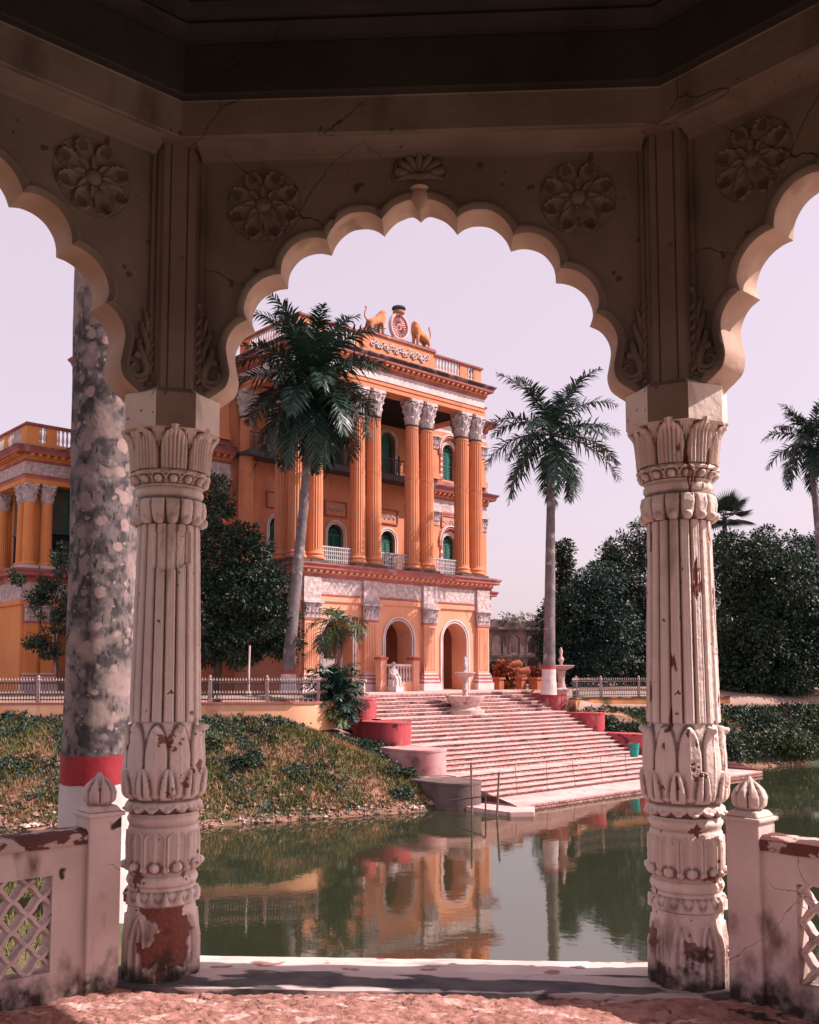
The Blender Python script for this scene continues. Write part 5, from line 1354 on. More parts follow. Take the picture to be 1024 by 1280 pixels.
palm('royal_palm', 'tall straight palm standing free right of the palace, against the sky and dark trees', pr_, [.37, .31, .27, .21, .17], 25, 4.6, .95, 7, white=1.3, width=.10, n=60, elevs=(80, -42))
pf = pxpath([(1040, 880), (1036, 780), (1026, 690), (1018, 610), (1015, 572)], 66)
palm('royal_palm', 'palm half cut off by the right edge, above the dense dark trees', pf, [.34, .3, .27, .22, .18], 24, 3.7, .85, 9, width=.11, n=50, elevs=(82, -50))
# fan palm behind the right column
fp = at(906, 880, 78); fan = thing('fan_palm', 'fan palm whose stiff fan leaves rise behind the right column over the trees', 'palm tree', (fp.x, fp.y, PLAZA_Z))
ft = at(906, 648, 78) - Vector(fan.location); m = MB(); m.tube([(0, 0, 0), (.1, 0, ft.z * .5), tuple(ft)], [.28, .24, .2], 10); m.build('trunk', BARK, fan, 60)
for k in range(16):
    az = k * 2.4; el = math.radians(75 - 100 * k / 15); st = Vector((math.cos(az) * math.cos(el), math.sin(az) * math.cos(el), math.sin(el))); c_ = ft + st * 1.1
    m = MB(); m.tube([tuple(ft), tuple(c_)], [.04, .02], 5); sd = st.cross(Vector((0, 0, 1))).normalized() if abs(st.z) < .98 else Vector((1, 0, 0)); upv = sd.cross(st)
    for j in range(26):
        a = math.radians(-105 + 210 * j / 25); d = st * math.cos(a) + sd * math.sin(a); e = d.cross(upv).normalized() * .075
        m.add([tuple(c_), tuple(c_ + d * .6 - e), tuple(c_ + d * 1.6 + upv * -.15), tuple(c_ + d * .6 + e)], [(0, 1, 2, 3)])
    m.build('fan_leaf', F_PALM, fan)
# areca palm and the bushy palm in front of it
ar = at(412, 872, 45.5); t = thing('areca_palm', 'slender young palm with two thin stems and arching yellowish fronds before a palace arch', 'palm tree', (ar.x, ar.y, PLAZA_Z))
for (tx, ty, s) in ((424, 782, 1), (429, 800, 2)):
    q = at(tx, ty, 45.5) - Vector(t.location); m = MB(); m.tube([(0.1 * s, 0, 0), (q.x * .35 + .15 * s, 0, q.z * .5), tuple(q)], [.075, .06, .05], 8); m.build('stem', PBARK, t, 60)
    for k in range(9 if s == 1 else 4):
        az = k * 2.4 + s + 1.2; frond(2.0, math.radians(72 - 12 * k), math.radians(125), .75, t, az, tuple(q), 300 + k + 10 * s, n=22, width=.085, plume=.25, m_=F_MID)
bb = at(417, 905, 42.4); t = thing('palm_bush', 'bushy low palm with drooping fronds beside the top red end wall', 'bush', (bb.x, bb.y, bb.z + .1))
for k in range(46):
    az = k * 2.4; f = k / 45
    frond(1.25 + .55 * (1 - f), math.radians(84 - 80 * f), math.radians(85), 0.5, t, az, (.15 * math.cos(az), .15 * math.sin(az), .35 + 1.0 * (1 - f)), 500 + k, n=26, width=.10, plume=.6, m_=F_PALM if k % 4 else F_MID)
m = MB(); m.tube([(0, 0, -.2), (.03, 0, .6), (0, .03, 1.4)], [.12, .1, .06], 8); m.build('stem', BARK, t, 60)

# --- broad trees
b0 = at(266, 868, 47)
tree('broadleaf_tree', 'small glossy dark tree between the left column and the leaning palm, hiding the palace corner', (b0.x, b0.y, PLAZA_Z),
     [blob(266, 632, 47, 24, 34), blob(258, 690, 47, 34, 42), blob(300, 690, 47, 34, 34), blob(318, 735, 47, 42, 38), blob(270, 760, 47, 45, 40), blob(335, 775, 47, 34, 36), blob(255, 800, 47, 34, 28), blob(300, 800, 47, 40, 26), blob(225, 730, 47, 30, 60), blob(352, 806, 47, 20, 18)],
     820, 44, .20, F_DARK, .22, clump_r=.42, inner=.3)
b1 = at(76, 868, 47)
tree('young_tree', 'thin open young tree before the yellow wing, mostly behind the lichened trunk', (b1.x, b1.y, PLAZA_Z),
     [blob(62, 735, 47, 16, 16), blob(48, 748, 47, 12, 9), blob(70, 770, 47, 16, 16), blob(45, 800, 47, 15, 9), blob(62, 812, 47, 14, 9), blob(80, 700, 47, 14, 22), blob(92, 760, 47, 14, 30), blob(20, 722, 47, 12, 6)],
     150, 34, .18, F_DARK, .09, clump_r=.26, ntips=8, inner=.5)
RT = [('leafy_tree', 'dark tree nearest the tall free-standing palm, its leaves reaching the ruin', 72, [(722, 790, 26, 50), (702, 815, 22, 36), (748, 730, 26, 26), (738, 765, 30, 34), (690, 770, 14, 22), (684, 800, 12, 30), (730, 830, 36, 28), (765, 790, 36, 44), (716, 752, 16, 18)], 1000, F_TEAL, 725, .35),
      ('leafy_tree', 'taller dark tree against the left side of the right column', 76, [(800, 666, 18, 18), (780, 690, 22, 20), (822, 690, 26, 30), (765, 722, 24, 26), (800, 740, 40, 40), (785, 785, 45, 45), (830, 790, 40, 55), (850, 720, 34, 50), (760, 700, 12, 12), (800, 830, 50, 28)], 1100, F_DARK, 800, .4),
      ('conical_tree', 'narrow pointed dark tree behind the tree nearest the tall straight palm', 80, [(705, 690, 6, 14), (705, 715, 9, 18), (705, 745, 12, 22)], 170, F_DARK, 705, .2),
      ('leafy_tree', 'huge dense tree right of the right column, its lowest leaves hanging over the bank', 62, [(912, 700, 30, 30), (945, 715, 34, 40), (985, 735, 38, 40), (1022, 765, 34, 44), (900, 770, 34, 44), (940, 790, 46, 46), (985, 810, 44, 42), (1030, 820, 36, 36), (930, 842, 32, 32), (975, 850, 34, 22), (905, 830, 28, 30)], 1700, F_DARK, 965, .5),
      ('leafy_tree', 'paler distant tree top above the huge dense tree, below the right-hand palm', 90, [(955, 680, 20, 18), (985, 690, 26, 22), (1015, 700, 22, 26), (935, 700, 22, 20), (1040, 690, 24, 34), (985, 740, 60, 50)], 800, F_TEAL, 985, .4)]
for nm, lb, fw, bl, nc, m_, tx, r0 in RT:
    b_ = at(tx, 868, fw)
    tree(nm, lb, (b_.x, b_.y, PLAZA_Z - .1), [blob(X, Y, fw + 1.5 * nz(X * .1, Y * .1), rx, rz, rx * 1.1) for X, Y, rx, rz in bl], nc, 40, .25 if fw < 85 else .28, m_, r0, clump_r=.55, inner=.2, seed=tx * .1, group='broad trees right of the steps' if nm == 'leafy_tree' else None)
# trees along the pond beyond the right edge of the photo's view, and a far tree line
tl = []
for X in np.arange(-900, 2200, 16):
    fw = 190 + 20 * math.sin(X * .02); h = 15 + 9 * nz(X * .013, 3.3); p = at(X, 846, fw); k = fw / F_PX; tl.append((p.x, p.y, PLAZA_Z + h * .09, 22 * k, 22 * k, h * .16))
F_FAR = foliage('far_leaves', (.05, .075, .065), (.075, .09, .08), rough=.7, spec=.2)
fo_ = crown('far_tree_line', tl, 2600, 26, .9, F_FAR, None, 1.2); tag(fo_, kind='stuff')

# --- shrubs, weeds, grass
def shrub(label, X, Y, fwd, rx, rz, n, leaf, m_, name='shrub', cat='shrub', group=None, z=None):
    p = at(X, Y, fwd); k = fwd / F_PX; t = thing(name, label, cat, (p.x, p.y, p.z if z is None else z), 0, group)
    bl = [(0, 0, rz * k * .9, rx * k, rx * k, rz * k), (-rx * k * .5, .1, rz * k * .6, rx * k * .6, rx * k * .6, rz * k * .6), (rx * k * .5, -.1, rz * k * .6, rx * k * .6, rx * k * .5, rz * k * .7)]
    crown('leaves', bl, n, 26, leaf, m_, t, clump_r=max(.12, rx * k * .28), inner=.4)
    m = MB()
    for a in range(5): m.tube([(0, 0, -.1), (rx * k * .3 * math.cos(a * 1.26), rx * k * .3 * math.sin(a * 1.26), rz * k), (rx * k * .6 * math.cos(a * 1.26), rx * k * .6 * math.sin(a * 1.26), rz * k * 1.5)], [.04, .025, .008], 5)
    m.build('stems', BARK, t, 60)
    return t
def onbank(X, Y):
    """point of the bank under a pixel"""
    lo, hi = 20.0, 70.0
    for _ in range(60):
        f = lo + (hi - lo) * _ / 59; p = at(X, Y, f)
        if p.z <= far_ground_z(max(-90, min(110, p.x)), p.y): return p
    return at(X, Y, 40)
SH = [(310, 962, 17, 17, 90, .10, F_DARK, 'round dark shrub alone in the middle of the grassy bank'),
      (268, 896, 8, 14, 50, .12, F_DARK, 'small pointed shrub against the foot of the pale wall by the left column'),
      (366, 896, 12, 6, 50, .12, F_DARK, 'low dark shrub at the foot of the pale wall, near the bushy palm'),
      (463, 922, 15, 7, 80, .13, F_TEAL, 'leafy shrub just left of the second red end wall'),
      (478, 945, 18, 8, 110, .13, F_TEAL, 'leafy shrub below the second red end wall, above the hose'),
      (440, 915, 18, 9, 90, .12, F_TEAL, 'low shrub below the bushy palm'),
      (340, 915, 14, 8, 60, .12, F_TEAL, 'flat weed patch on the upper bank under the wall, left of its low shrub'),
      (262, 940, 13, 10, 60, .12, F_MID, 'weed with small pale flowers beside the left column'),
      (508, 975, 14, 7, 70, .13, F_DARK, 'dark shrub in the shade of the concrete end wall'),
      (452, 938, 20, 6, 90, .12, F_DARK, 'spreading dark shrub on the bank left of the faded end wall'),
      (484, 972, 20, 6, 90, .12, F_DARK, 'spreading dark shrub above the start of the pale hose'),
      (500, 998, 14, 5, 60, .12, F_TEAL, 'small shrub just above the waterline at the concrete end wall'),
      (22, 905, 16, 9, 60, .12, F_TEAL, 'weedy shrub on the bank at the left edge of the photo'),
      (40, 960, 12, 8, 50, .12, F_MID, 'small weed on the bank left of the lichened trunk')]
for X, Y, rx, rz, n, lf, m_, lb in SH:
    p = onbank(X, Y); shrub(lb, X, Y, p.y, rx, rz, n, lf, m_, group='shrubs on the bank')
SR = [(745, 912, 53.0, 20, 8, 150, F_DARK, 'dark shrub right of the middle red end wall, below the dull orange wall'),
      (716, 902, 53.5, 10, 6, 80, F_TEAL, 'small shrub tight against the uppermost right red end wall'),
      (782, 922, 52.2, 22, 10, 170, F_DARK, 'dark shrub behind the blue-green bin'),
      (812, 944, 51.0, 14, 9, 110, F_DARK, 'dark shrub between the bin and the right column'),
      (900, 940, 52.5, 26, 20, 240, F_DARK, 'large dark shrub on the bank just right of the right column'),
      (985, 940, 55.0, 32, 15, 220, F_MID, 'paler green shrub above the water at the right edge'),
      (945, 912, 57.0, 30, 11, 200, F_DARK, 'dark shrub under the overhanging tree, higher than the pale one'),
      (1030, 912, 58.5, 30, 13, 160, F_MID, 'shrub at the top of the bank, cut by the right edge')]
for X, Y, fw, rx, rz, n, m_, lb in SR:
    p = at(X, Y, fw); g = far_ground_z(p.x, p.y); shrub(lb, X, Y, fw, rx, rz, n, .17, m_, group='shrubs on the shaded bank', z=min(p.z, g))
# grass of the bank: tufts with bare patches
def grass(name, n, x0, x1, m_, hgt, thr, seed, fmax=1.0, flip=1):
    r_ = np.random.default_rng(seed); B, D, H = [], [], []
    while len(B) < n:
        x = x0 + (x1 - x0) * r_.random(); s, t = lin(SHORE, x), lin(TOPLINE, x); f = r_.random(); y = s + (t - s) * (.03 + .95 * f)
        if flip * nz(x * .55, y * .55, 9.1) + .22 * r_.normal() < thr: continue
        dx, dy = x - PC.x, y - PC.y; u = dx * .741 + dy * .671
        if -16.4 < u < 2.4: continue
        z = far_ground_z(x, y); c_ = (x, y, z - .02); k = 5
        for _ in range(k):
            B.append((x + .05 * r_.normal(), y + .05 * r_.normal(), z - .02)); a = r_.random() * 6.28; D.append((.5 * math.cos(a), .5 * math.sin(a), 1.0)); H.append(hgt * (.5 + .9 * r_.random()))
    B, D, H = np.array(B), np.array(D), np.array(H)
    o = quads(name, B, D, r_.normal(size=B.shape), H, np.full(len(B), .045), m_, None, .1); return tag(o, kind='stuff')
GRASS = foliage('bank_grass_blades', (.065, .085, .028), (.19, .165, .065), rough=.7, spec=.2, scale=.6)
DRYG = foliage('dry_grass_blades', (.36, .20, .125), (.20, .14, .06), rough=.8, spec=.1, scale=.8)
grass('bank_grass', 36000, -19, 3.5, GRASS, .22, -.05, 1)
grass('dry_bank_grass', 22000, -19, 3.5, DRYG, .2, -.05, 2, flip=-1)
grass('shaded_bank_grass', 24000, 9.5, 34, foliage('shaded_grass_blades', (.03, .05, .022), (.06, .08, .03), rough=.7, spec=.2), .3, -.3, 3)  # darker blade colours put this bank's shade into the grass
# leafy ground cover on the upper bank
def cover(name, n, seed):
    r_ = np.random.default_rng(seed); P = []
    while len(P) < n:
        x = -19 + 19.5 * r_.random(); s, t = lin(SHORE, x), lin(TOPLINE, x); f = r_.random() ** .7; y = s + (t - s) * f
        if nz(x * .5 + 4, y * .5, 2.2) + .35 * (f - .55) < .12: continue
        for _ in range(9): P.append((x + .16 * r_.normal(), y + .16 * r_.normal(), far_ground_z(x, y) + .02 + .15 * r_.random()))
    P = np.array(P); return tag(quads(name, P, r_.normal(size=P.shape) + [0, 0, .3], np.array([[0, 0, 1.0]]) + r_.normal(size=P.shape) * .5, .10 + .08 * r_.random(len(P)), .07 + .04 * r_.random(len(P)), F_TEAL, None), kind='stuff')
cover('ground_cover', 10000, 6)
r_ = np.random.default_rng(16); P = []
while len(P) < 18000:
    x = 9.6 + 20 * r_.random(); s, t = lin(SHORE, x), lin(TOPLINE, x); f = .06 + .92 * r_.random(); y = s + (t - s) * f
    dx, dy = x - PC.x, y - PC.y; u = dx * .741 + dy * .671
    if u < -.6 or (u < 2.6 and dx * .671 - dy * .741 > 13): continue
    if nz(x * .7, y * .7, 5.5) < -.22: continue
    for _ in range(8): P.append((x + .16 * r_.normal(), y + .16 * r_.normal(), far_ground_z(x, y) + .03 + .22 * r_.random() * (1 + nz(x, y, 1))))
P = np.array(P); tag(quads('shaded_ground_cover', P, r_.normal(size=P.shape) + [0, 0, .3], np.array([[0, 0, 1.0]]) + r_.normal(size=P.shape) * .5, .12 + .10 * r_.random(len(P)), .08 + .05 * r_.random(len(P)), F_DARK, None), kind='stuff')
# turf on the near bank
r_ = np.random.default_rng(8); B = []
while len(B) < 16000:
    x = -9 + 7 * r_.random(); y = 3.0 + 7.5 * r_.random()
    if x > -1.75 - .22 * (y - 6) - .35 - max(0, y - 9) * 1.2: continue
    if (x + .1) ** 2 + (y - 1.8) ** 2 < 4.3 ** 2: continue
    B.append((x, y, -.36))
B = np.array(B); tag(quads('near_grass', B, r_.normal(size=B.shape) * .45 + [0, 0, 1], r_.normal(size=B.shape), .08 + .12 * r_.random(len(B)), np.full(len(B), .014), GRASS, None, .1), kind='stuff')
# stones and litter at the water's edge
STONE = mat('pinkish_rubble', (.34, .19, .15), (.20, .13, .11), scale=2, bump=.5, bscale=8, dirt=(.5, .4, .38), dscale=.9, dlo=.6, dhi=.64)
m = MB(); r_ = np.random.default_rng(5)
for i in range(1500):
    x = -19 + 20.5 * r_.random() if i < 1200 else 14 + 16 * r_.random(); s, t = lin(SHORE, x), lin(TOPLINE, x); y = s + (.02 + abs(r_.normal()) * .55); z = far_ground_z(x, y); w = .035 + .10 * r_.random() ** 2
    V = [(dx * w * (1 + .4 * r_.normal()), dy * w * (1 + .4 * r_.normal()), dz * w * .7 * (1 + .3 * r_.normal())) for dx, dy, dz in ((1, 0, 0), (0, 1, 0), (-1, 0, 0), (0, -1, 0), (0, 0, 1), (0, 0, -1))]
    m.add(V, [(0, 1, 4), (1, 2, 4), (2, 3, 4), (3, 0, 4), (1, 0, 5), (2, 1, 5), (3, 2, 5), (0, 3, 5)], 0, Matrix.Translation((x, y, z + w * .3)))
tag(m.build('shore_rubble', STONE), kind='stuff')

# --- the lichened trunk beside the pavilion
LICH = bpy.data.materials.new('lichened_palm_bark'); LICH.use_nodes = True
N, L = LICH.node_tree.nodes, LICH.node_tree.links; b = N['Principled BSDF']; b.inputs['Roughness'].default_value = .9; b.inputs['Specular IOR Level'].default_value = .15
tc = N.new('ShaderNodeTexCoord')
def NZ(sc, det, st=(1, 1, 1)):
    mp = N.new('ShaderNodeMapping'); mp.inputs['Scale'].default_value = st; L.new(tc.outputs['Object'], mp.inputs[0]); t = N.new('ShaderNodeTexNoise'); t.inputs['Scale'].default_value = sc; t.inputs['Detail'].default_value = det; L.new(mp.outputs[0], t.inputs['Vector']); return t.outputs[0]
def MR(s, a, c_):
    r = N.new('ShaderNodeMapRange'); r.inputs[1].default_value = a; r.inputs[2].default_value = c_; L.new(s, r.inputs[0]); return r.outputs[0]
def MX(f, a, c_):
    k = N.new('ShaderNodeMix'); k.data_type = 'RGBA'; L.new(f, k.inputs[0])
    for s_, v in ((6, a), (7, c_)):
        if isinstance(v, tuple): k.inputs[s_].default_value = (*v, 1)
        else: L.new(v, k.inputs[s_])
    return k.outputs[2]
c0 = MX(MR(NZ(9, 8), .42, .58), (.060, .052, .057), (.165, .135, .135))
c0 = MX(MR(NZ(34, 4, (1, 1, .35)), .56, .66), c0, (.035, .03, .03))
c0 = MX(MR(NZ(3.0, 9), .52, .62), c0, (.27, .20, .19))
warp = N.new('ShaderNodeMix'); warp.data_type = 'RGBA'; warp.inputs[0].default_value = .06
nt = N.new('ShaderNodeTexNoise'); nt.inputs['Scale'].default_value = 14; L.new(tc.outputs['Object'], nt.inputs['Vector']); L.new(tc.outputs['Object'], warp.inputs[6]); L.new(nt.outputs[1], warp.inputs[7])
for sc, th, colr in ((5.5, .72, (.23, .175, .17)), (8.5, .66, (.30, .215, .205)), (11, .60, (.22, .165, .16)), (20, .5, (.30, .22, .21))):
    vo = N.new('ShaderNodeTexVoronoi'); vo.inputs['Scale'].default_value = sc; L.new(warp.outputs[2], vo.inputs['Vector'])
    sp = N.new('ShaderNodeSeparateColor'); L.new(vo.outputs['Color'], sp.inputs[0])
    rr = N.new('ShaderNodeMath'); rr.operation = 'MULTIPLY_ADD'; L.new(sp.outputs[0], rr.inputs[0]); rr.inputs[1].default_value = th; rr.inputs[2].default_value = -.16
    sb = N.new('ShaderNodeMath'); sb.operation = 'SUBTRACT'; L.new(rr.outputs[0], sb.inputs[0]); L.new(vo.outputs['Distance'], sb.inputs[1])
    c0 = MX(MR(sb.outputs[0], -.02, .10), c0, colr)
L.new(c0, b.inputs['Base Color']); bp = N.new('ShaderNodeBump'); bp.inputs['Strength'].default_value = .5; bp.inputs['Distance'].default_value = .012; L.new(NZ(26, 8, (1, 1, .6)), bp.inputs['Height']); L.new(bp.outputs[0], b.inputs['Normal'])
tp = at(121.5, 960, 8.0); tb = Vector((tp.x, tp.y, -.4)); lt = thing('lichened_palm', 'thick lichen-blotched palm trunk with red and white bands, beside the left column', 'palm tree', tb)
K = 150; TH = np.linspace(0, 2 * math.pi, 56, endpoint=False); rows = []
for i in range(K + 1):
    z = 10.5 * i / K; r0 = .285 + .03 * math.exp(-z / .5) + .012 * math.sin(z * 1.1 + 1) - .008 * max(0, z - 3.5)
    rows.append([((r0 + .006 * nz(math.cos(a) * 2, math.sin(a) * 2, z * 3)) * math.cos(a) + .012 * math.sin(z * .9), (r0 + .006 * nz(math.cos(a) * 2, math.sin(a) * 2, z * 3)) * math.sin(a), z) for a in TH])
tr = grid_mesh('trunk', np.array(rows), LICH, lt, closed=True, smooth=60)
def cuff(z0, z1, m_, nm, d):
    rw = []
    for z in np.linspace(z0, z1, 10):
        r0 = .285 + .03 * math.exp(-z / .5) + .012 * math.sin(z * 1.1 + 1) + d; rw.append([((r0 + .006 * nz(math.cos(a) * 2, math.sin(a) * 2, z * 3)) * math.cos(a) + .012 * math.sin(z * .9), (r0 + .006 * nz(math.cos(a) * 2, math.sin(a) * 2, z * 3)) * math.sin(a), z + .012 * nz(math.cos(a) * 3, math.sin(a) * 3, z0 * 5) * (1 if z in (z0, z1) else 0)) for a in TH])
    grid_mesh(nm, np.array(rw), m_, tr, closed=True, smooth=60)
zr0 = at(120, 982, 7.75).z - tb.z; zr1 = at(120, 945, 7.75).z - tb.z
cuff(-.1, zr0 + .02, PWHITE, 'whitewash', .004); cuff(zr0, zr1, mat('red_band_paint', (.34, .03, .04), (.26, .02, .035), scale=4, bump=.3, bscale=12, rough=.6), 'red_band', .007)
for k in range(14): frond(3.6, math.radians(70 - 95 * k / 13), math.radians(60), .8, lt, k * 2.4, (0, 0, 10.7), 900 + k, n=36, width=.06)

# ================================================================== SMALL THINGS
# fountain on the steps
FST = mat('pale_fountain_stone', (.56, .40, .37), (.42, .28, .26), scale=3, bump=.3, bscale=10, dirt=(.2, .12, .11), dscale=2.5, dlo=.58, dhi=.72)
fp_ = pal(-9.0, -7.15, -.88); fn = thing('fountain', 'round stone fountain with a raised bowl, standing on the steps before the palace', 'fountain', fp_, PA); fn.scale = (.75, .75, .92)
m = MB(); m.lathe([(1.30, -.2), (1.30, .06), (1.08, .10), (.92, .22), (.95, .32), (1.15, .48), (1.30, .72), (1.34, .82), (1.24, .84), (1.15, .78), (.4, .6), (.0, .6)], 48, close=False); m.build('basin', FST, fn, 40)
m = MB(); m.lathe([(.34, .58), (.34, .72), (.22, .80), (.17, 1.0), (.22, 1.15), (.15, 1.3), (.17, 1.75), (.24, 1.82)], 20); m.lathe([(.15, 1.80), (.45, 1.88), (.68, 2.02), (.74, 2.10), (.70, 2.12), (.3, 2.02), (0, 2.0)], 36, close=False); m.build('bowl', FST, fn, 40)
m = MB(); m.lathe([(.16, 1.98), (.18, 2.15), (.10, 2.22), (.13, 2.4), (.16, 2.55), (.09, 2.65), (.12, 2.78), (.10, 2.9), (.02, 3.0)], 14); m.build('finial', CAPST, fn, 50)
# bird-bath fountain near the bare palm
q = at(702, 866, 54.5); bf = thing('fountain', 'small pedestal fountain beside the foot of the tall straight palm', 'fountain', (q.x, q.y, PLAZA_Z - .1))
m = MB(); m.lathe([(.45, 0), (.45, .2), (.25, .3), (.18, .7), (.25, 1.2), (.3, 1.25)], 20); m.build('pedestal', FST, bf, 40)
m = MB(); m.lathe([(.2, 1.25), (.7, 1.45), (.78, 1.55), (.7, 1.57), (.2, 1.45), (0, 1.45)], 28, close=False); m.lathe([(.1, 1.43), (.08, 1.7), (.18, 1.9), (.06, 2.1), (.1, 2.4), (.02, 2.6)], 12); m.build('bowl', FST, bf, 40)
# seated statue and little gate before the middle arch
MARB = mat('white_marble', (.68, .62, .62), (.55, .48, .48), scale=4, bump=.1)
gt = thing('balustrade_gate', 'low orange barrier with baluster rail closing the middle arch of the palace', 'barrier', pal(-8.75, -1.75, 0), PA)
m = MB(); m.box(-1.25, 1.15, -.14, .14, 0, .55); m.build('low_wall', PINKWALL, gt)
for x in (-1.25, 1.15):
    m = MB(); m.box(x - .22, x + .22, -.22, .22, 0, 1.75); m.box(x - .28, x + .28, -.28, .28, 1.75, 1.9, 1); m.box(x - .2, x + .2, -.2, .2, 1.9, 1.98, 0, top=(.1, .1)); m.build('pier', [PINKWALL, REDW], gt)
m = MB(); m.box(-1.03, .93, -.09, .09, 1.40, 1.52)
for i in range(9): baluster(m, -.92 + i * .217, 0, .55, .86, .07)
m.build('baluster_rail', WHITE, gt, 40)
SN = [(0, 0, .62, .20), (0, .02, .82, .18), (0, .03, 1.02, .20), (0, .02, 1.16, .10), (0, -.02, 1.33, .13), (.11, -.04, .58, .12), (.13, -.42, .58, .10), (.13, -.46, .28, .075), (.13, -.46, .08, .065), (.13, -.58, .05, .05),
      (-.11, -.04, .58, .12), (-.13, -.42, .58, .10), (-.13, -.46, .28, .075), (-.13, -.46, .08, .065), (-.13, -.58, .05, .05), (.24, .03, 1.03, .08), (.28, -.04, .80, .06), (.18, -.30, .70, .045), (.12, -.38, .69, .04), (-.24, .03, 1.03, .08), (-.28, -.04, .80, .06), (-.18, -.30, .70, .045), (-.12, -.38, .69, .04)]
SE_ = [(0, 1), (1, 2), (2, 3), (3, 4), (0, 5), (5, 6), (6, 7), (7, 8), (8, 9), (0, 10), (10, 11), (11, 12), (12, 13), (13, 14), (2, 15), (15, 16), (16, 17), (17, 18), (2, 19), (19, 20), (20, 21), (21, 22)]
stt = thing('seated_statue', 'white marble figure seated at the left end of the low barrier before the middle arch', 'statue', pal(-9.5, -2.2, .02), PA); stt.scale = (.86, .86, .9)
bdy = bake(skin_figure('figure', SN, SE_, MARB)); bdy.parent = stt; bdy.location = (0, 0, .28)
m = MB(); m.lathe([(.0, 1.27), (.10, 1.29), (.145, 1.36), (.13, 1.46), (.05, 1.52)], 14, 0, Matrix.Translation((0, .01, 0)), close=False); hr = m.build('hair', CAPST, stt, 60); hr.location = (0, 0, .28)
m = MB(); m.box(-.32, .32, -.62, .3, 0, .3); m.box(-.24, .24, -.22, .26, .3, .74); m.build('seat_block', MARB, stt)
# bin
q = at(793, 946, 48.2); bn = thing('waste_bin', 'blue-green open bin on the lowest landing against the right end wall', 'bin', (q.x, q.y, PLAZA_Z - 3.14))
TEAL = mat('blue_green_plastic', (.02, .30, .27), (.015, .24, .22), rough=.4, scale=3)
m = MB(); m.lathe([(.20, .0), (.25, .60), (.275, .60), (.275, .66), (.245, .66), (.19, .03), (0, .03)], 24, close=False); m.build('body', TEAL, bn, 40)
m = MB(); m.tube([(.26 * math.cos(a), .26 * math.sin(a), .56 - .16 * math.sin(a * 1.0 - 3.14) * (1 if a > 3.14 else 0)) for a in np.linspace(3.3, 6.1, 12)], .012, 5); m.build('handle', IRON, bn)
# poles, pipes at the water
BAMB = mat('weathered_bamboo', (.22, .15, .12), (.12, .08, .07), scale=8, bump=.3, bscale=20)
for X0, Y0_, X1, Y1, lb in ((590.5, 1019, 589, 953, 'thin bamboo pole standing in the water beside the concrete end wall'), (620, 1021, 624, 965, 'leaning bamboo pole at the outer corner of the landing slab')):
    q = at_z(X0, Y0_, WATER_Z); q1 = at(X1, Y1, q.y); m = MB(); v = q1 - q; P = [tuple(v * k / 8 - Vector((0, 0, .6 * (1 - k / 8)))) for k in range(9)]; m.tube(P, [.035 + .008 * (k % 2) for k in range(9)], 8); tag(m.build('bamboo_pole', BAMB, None, 60, loc=q), lb, 'pole', 'bamboo poles at the landing')
q = at_z(607, 1021, WATER_Z); q1 = at(607, 996, q.y); q2 = at(583, 998, q.y + .6)
m = MB(); m.tube([tuple(Vector((0, 0, -.5))), tuple(q1 - q), tuple(q1 - q + Vector((-.02, 0, .02))), tuple(q2 - q), tuple(at(562, 1001, q.y + .9) - q)], .03, 8); tag(m.build('iron_rail', IRON, None, 60, loc=q), 'bent iron handrail dipping into the water between the two bamboo poles', 'handrail')
PIPE = mat('white_hose', (.5, .44, .43), (.4, .34, .33), rough=.5)
P = [onbank(X, Y) for X, Y in ((497, 968), (505, 978), (512, 988), (522, 998), (536, 1003), (550, 1004))]; q = P[0]
m = MB(); m.tube([tuple(p - q + Vector((0, 0, .16))) for p in P] + [tuple(at(566, 1002, P[-1].y) - q), tuple(at(584, 999, P[-1].y + .4) - q)], .04, 8); tag(m.build('hose', PIPE, None, 60, loc=q), 'pale hose curving down the bank to the concrete end wall', 'hose')
P = [onbank(X, Y) for X, Y in ((496, 952), (512, 962), (528, 972), (540, 980))]; q = P[0]
m = MB(); m.tube([tuple(p - q + Vector((0, 0, .3 + .1 * math.sin(i * 2)))) for i, p in enumerate(P)], [.05, .04, .035, .02], 6); tag(m.build('fallen_branch', BARK, None, 60, loc=q), 'bare fallen branch slanting down the bank above the hose', 'branch')
# thin mooring rods on the lowest flight
k_ = 0
for X, Y in ((645, 1000), (663, 994), (684, 990), (704, 984), (724, 980), (746, 974), (766, 968), (786, 964)):
    u = -14.2 + k_ * 1.9; p = pal(u, -15.2, -3.85); p2 = pal(u + .10 * math.sin(k_ * 2.3), -15.1, -2.7)
    m = MB(); m.tube([(0, 0, 0), tuple((p2 - p) * .5), tuple(p2 - p)], .013, 5); tag(m.build('thin_rod', BAMB, None, None, loc=p), 'thin brown rod standing on the lowest flight of steps', 'rod', 'thin rods on the lowest flight'); k_ += 1
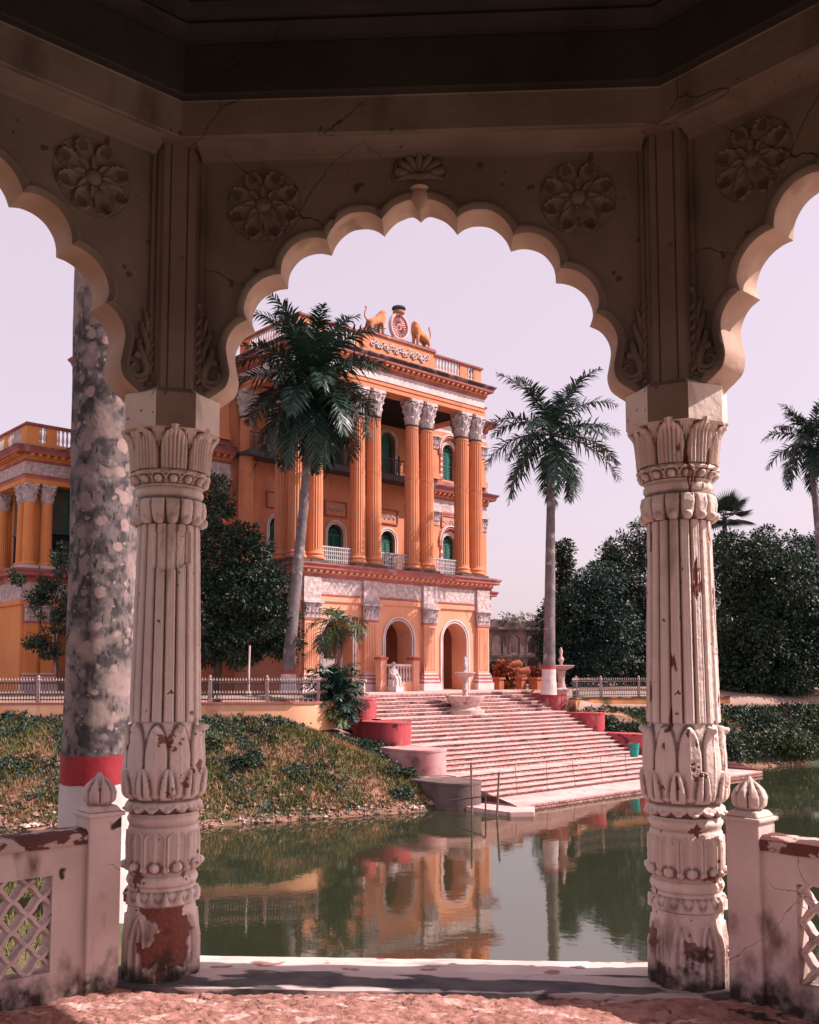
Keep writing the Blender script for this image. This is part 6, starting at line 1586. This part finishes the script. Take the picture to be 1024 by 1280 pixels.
# block, pole, notice near the fence
q = pal(-15.5, -6.3, -.12); m = MB(); m.box(-.45, .45, -.4, .4, 0, .75); m.box(-.52, .52, -.47, .47, .75, .86); tag(m.build('stone_pedestal', WHITE, None, None, loc=q), 'empty white pedestal on the uppermost left red end wall', 'pedestal')
q = at(311, 868, 44); m = MB(); m.tube([(0, 0, 0), (0, 0, 1.2), (.02, 0, 2.3)], .042, 8); m.lathe([(.16, 0), (.16, .12), (.07, .2)], 12); q.z = PLAZA_Z; tag(m.build('white_pole', WHITE, None, 60, loc=q), 'plain white pole standing behind the fence under the small glossy tree', 'pole')
q = at(411, 872, 47.5); q.z = PLAZA_Z; nb = thing('notice_board', 'small pale notice board half hidden behind the young palm', 'sign', q, .3)
m = MB(); m.box(-.04, .04, -.03, .03, 0, 1.2); m.build('post', IRON, nb); m = MB(); m.box(-.3, .3, -.05, -.032, .9, 1.75); m.build('board', WHITE, nb)
# planters, russet bush and stacked rolls right of the portico
TERR = mat('terracotta', (.38, .125, .065), (.28, .085, .045), scale=3, bump=.3, bscale=10)
for X, lb in ((624, 'terracotta planter nearest the palace corner'), (652, 'terracotta planter between the russet bush and the palm'), (671, 'widest terracotta planter, next to the tall straight palm')):
    q = at(X, 866, 60); q.z = PLAZA_Z; w = .22 if X < 660 else .36; t = thing('planter', lb, 'planter', q, PA, 'terracotta planters beside the portico')
    m = MB(); m.box(-w, w, -w, w, 0, .62); m.build('box', TERR, t); m = MB(); m.box(-w - .07, w + .07, -w - .07, w + .07, .62, .74); m.build('rim', TERR, t)
shrub('russet bush standing behind the terracotta planters', 632, 864, 62, 13, 18, 150, .20, F_RED, 'russet_bush', 'bush', z=PLAZA_Z)
q = at(645, 866, 63); q.z = PLAZA_Z; m = MB()
for i, (x, z, r) in enumerate(((-.45, .75, .28), (.2, .75, .28), (-.2, 1.15, .30), (.45, 1.1, .26), (-.1, 1.55, .26), (.0, .3, .45))): m.lathe([(r * .5, -.5), (r * .9, -.46), (r, -.3), (r, .3), (r * .9, .46), (r * .5, .5)], 14, 0, Matrix.Translation((x, 0, z)) @ Matrix.Rotation(math.radians(80), 4, 'Y'))
tag(m.build('clay_rolls', TERR, None, 50, loc=q), 'heap of rounded terracotta rolls beside the russet bush', 'clay rolls')
# ruin far behind
RUIN = mat('mouldy_old_wall', (.25, .16, .145), (.14, .10, .10), scale=.6, bump=.5, bscale=4, dirt=(.06, .05, .05), dscale=.5, dlo=.5, dhi=.65, dstretch=(1, 1, .5))
q = at(636, 868, 105); q.z = PLAZA_Z; ru = thing('ruined_building', 'roofless mouldy old building far behind, weeds along its top, between palace and trees', 'building', q, .25)
m = MB(); holes = [arch_pts(x, .55, 3.2, 4.6) for x in (-3.2, -1.2, .8, 2.8)] + [arch_pts(x, .7, .05, 2.0) for x in (-2.2, .4, 2.9)]
arch_wall(m, [(-6, 0), (6, 0), (6, 6.6), (3.5, 6.9), (1, 6.5), (-1.5, 6.9), (-4, 6.6), (-6, 6.8)], holes, 0, .6); m.box(-6, 6, 5, 5.4, 0, 6.2); m.box(5.6, 6, .6, 5, 0, 6); m.box(-6, -5.6, .6, 5, 0, 6); m.build('wall', RUIN, ru)
m = MB(); m.box(-6.3, 6.3, -.5, -.001, 5.7, 6.0); m.box(-6.2, 6.2, -.35, -.001, 2.7, 2.9); m.build('cornice', GRIME, ru)
for x in (-3.2, -1.2, .8, 2.8): 
    m = MB(); arch_band(m, x, .55, .72, 3.2, 4.6, -.08, 0, 0); m.build('window_surround', RUIN, ru)
crown('rooftop_weeds', [(x, .4, 6.9, .7, .4, .6) for x in np.arange(-5.5, 6, 1.0)], 90, 24, .22, F_DRY, ru, .4)
for X, Y, fw, rx, rz, m_, lb in ((618, 862, 96, 9, 14, F_DARK, 'dark bush at the foot of the ruin, by the palace corner'), (648, 862, 92, 14, 14, F_DRY, 'dull brownish bush in front of the ruin'), (668, 862, 88, 10, 10, F_RED, 'reddish bush in front of the ruin, beside the tall straight palm')):
    shrub(lb, X, Y, fw, rx, rz, 110, .3, m_, 'bush', 'bush', z=PLAZA_Z)
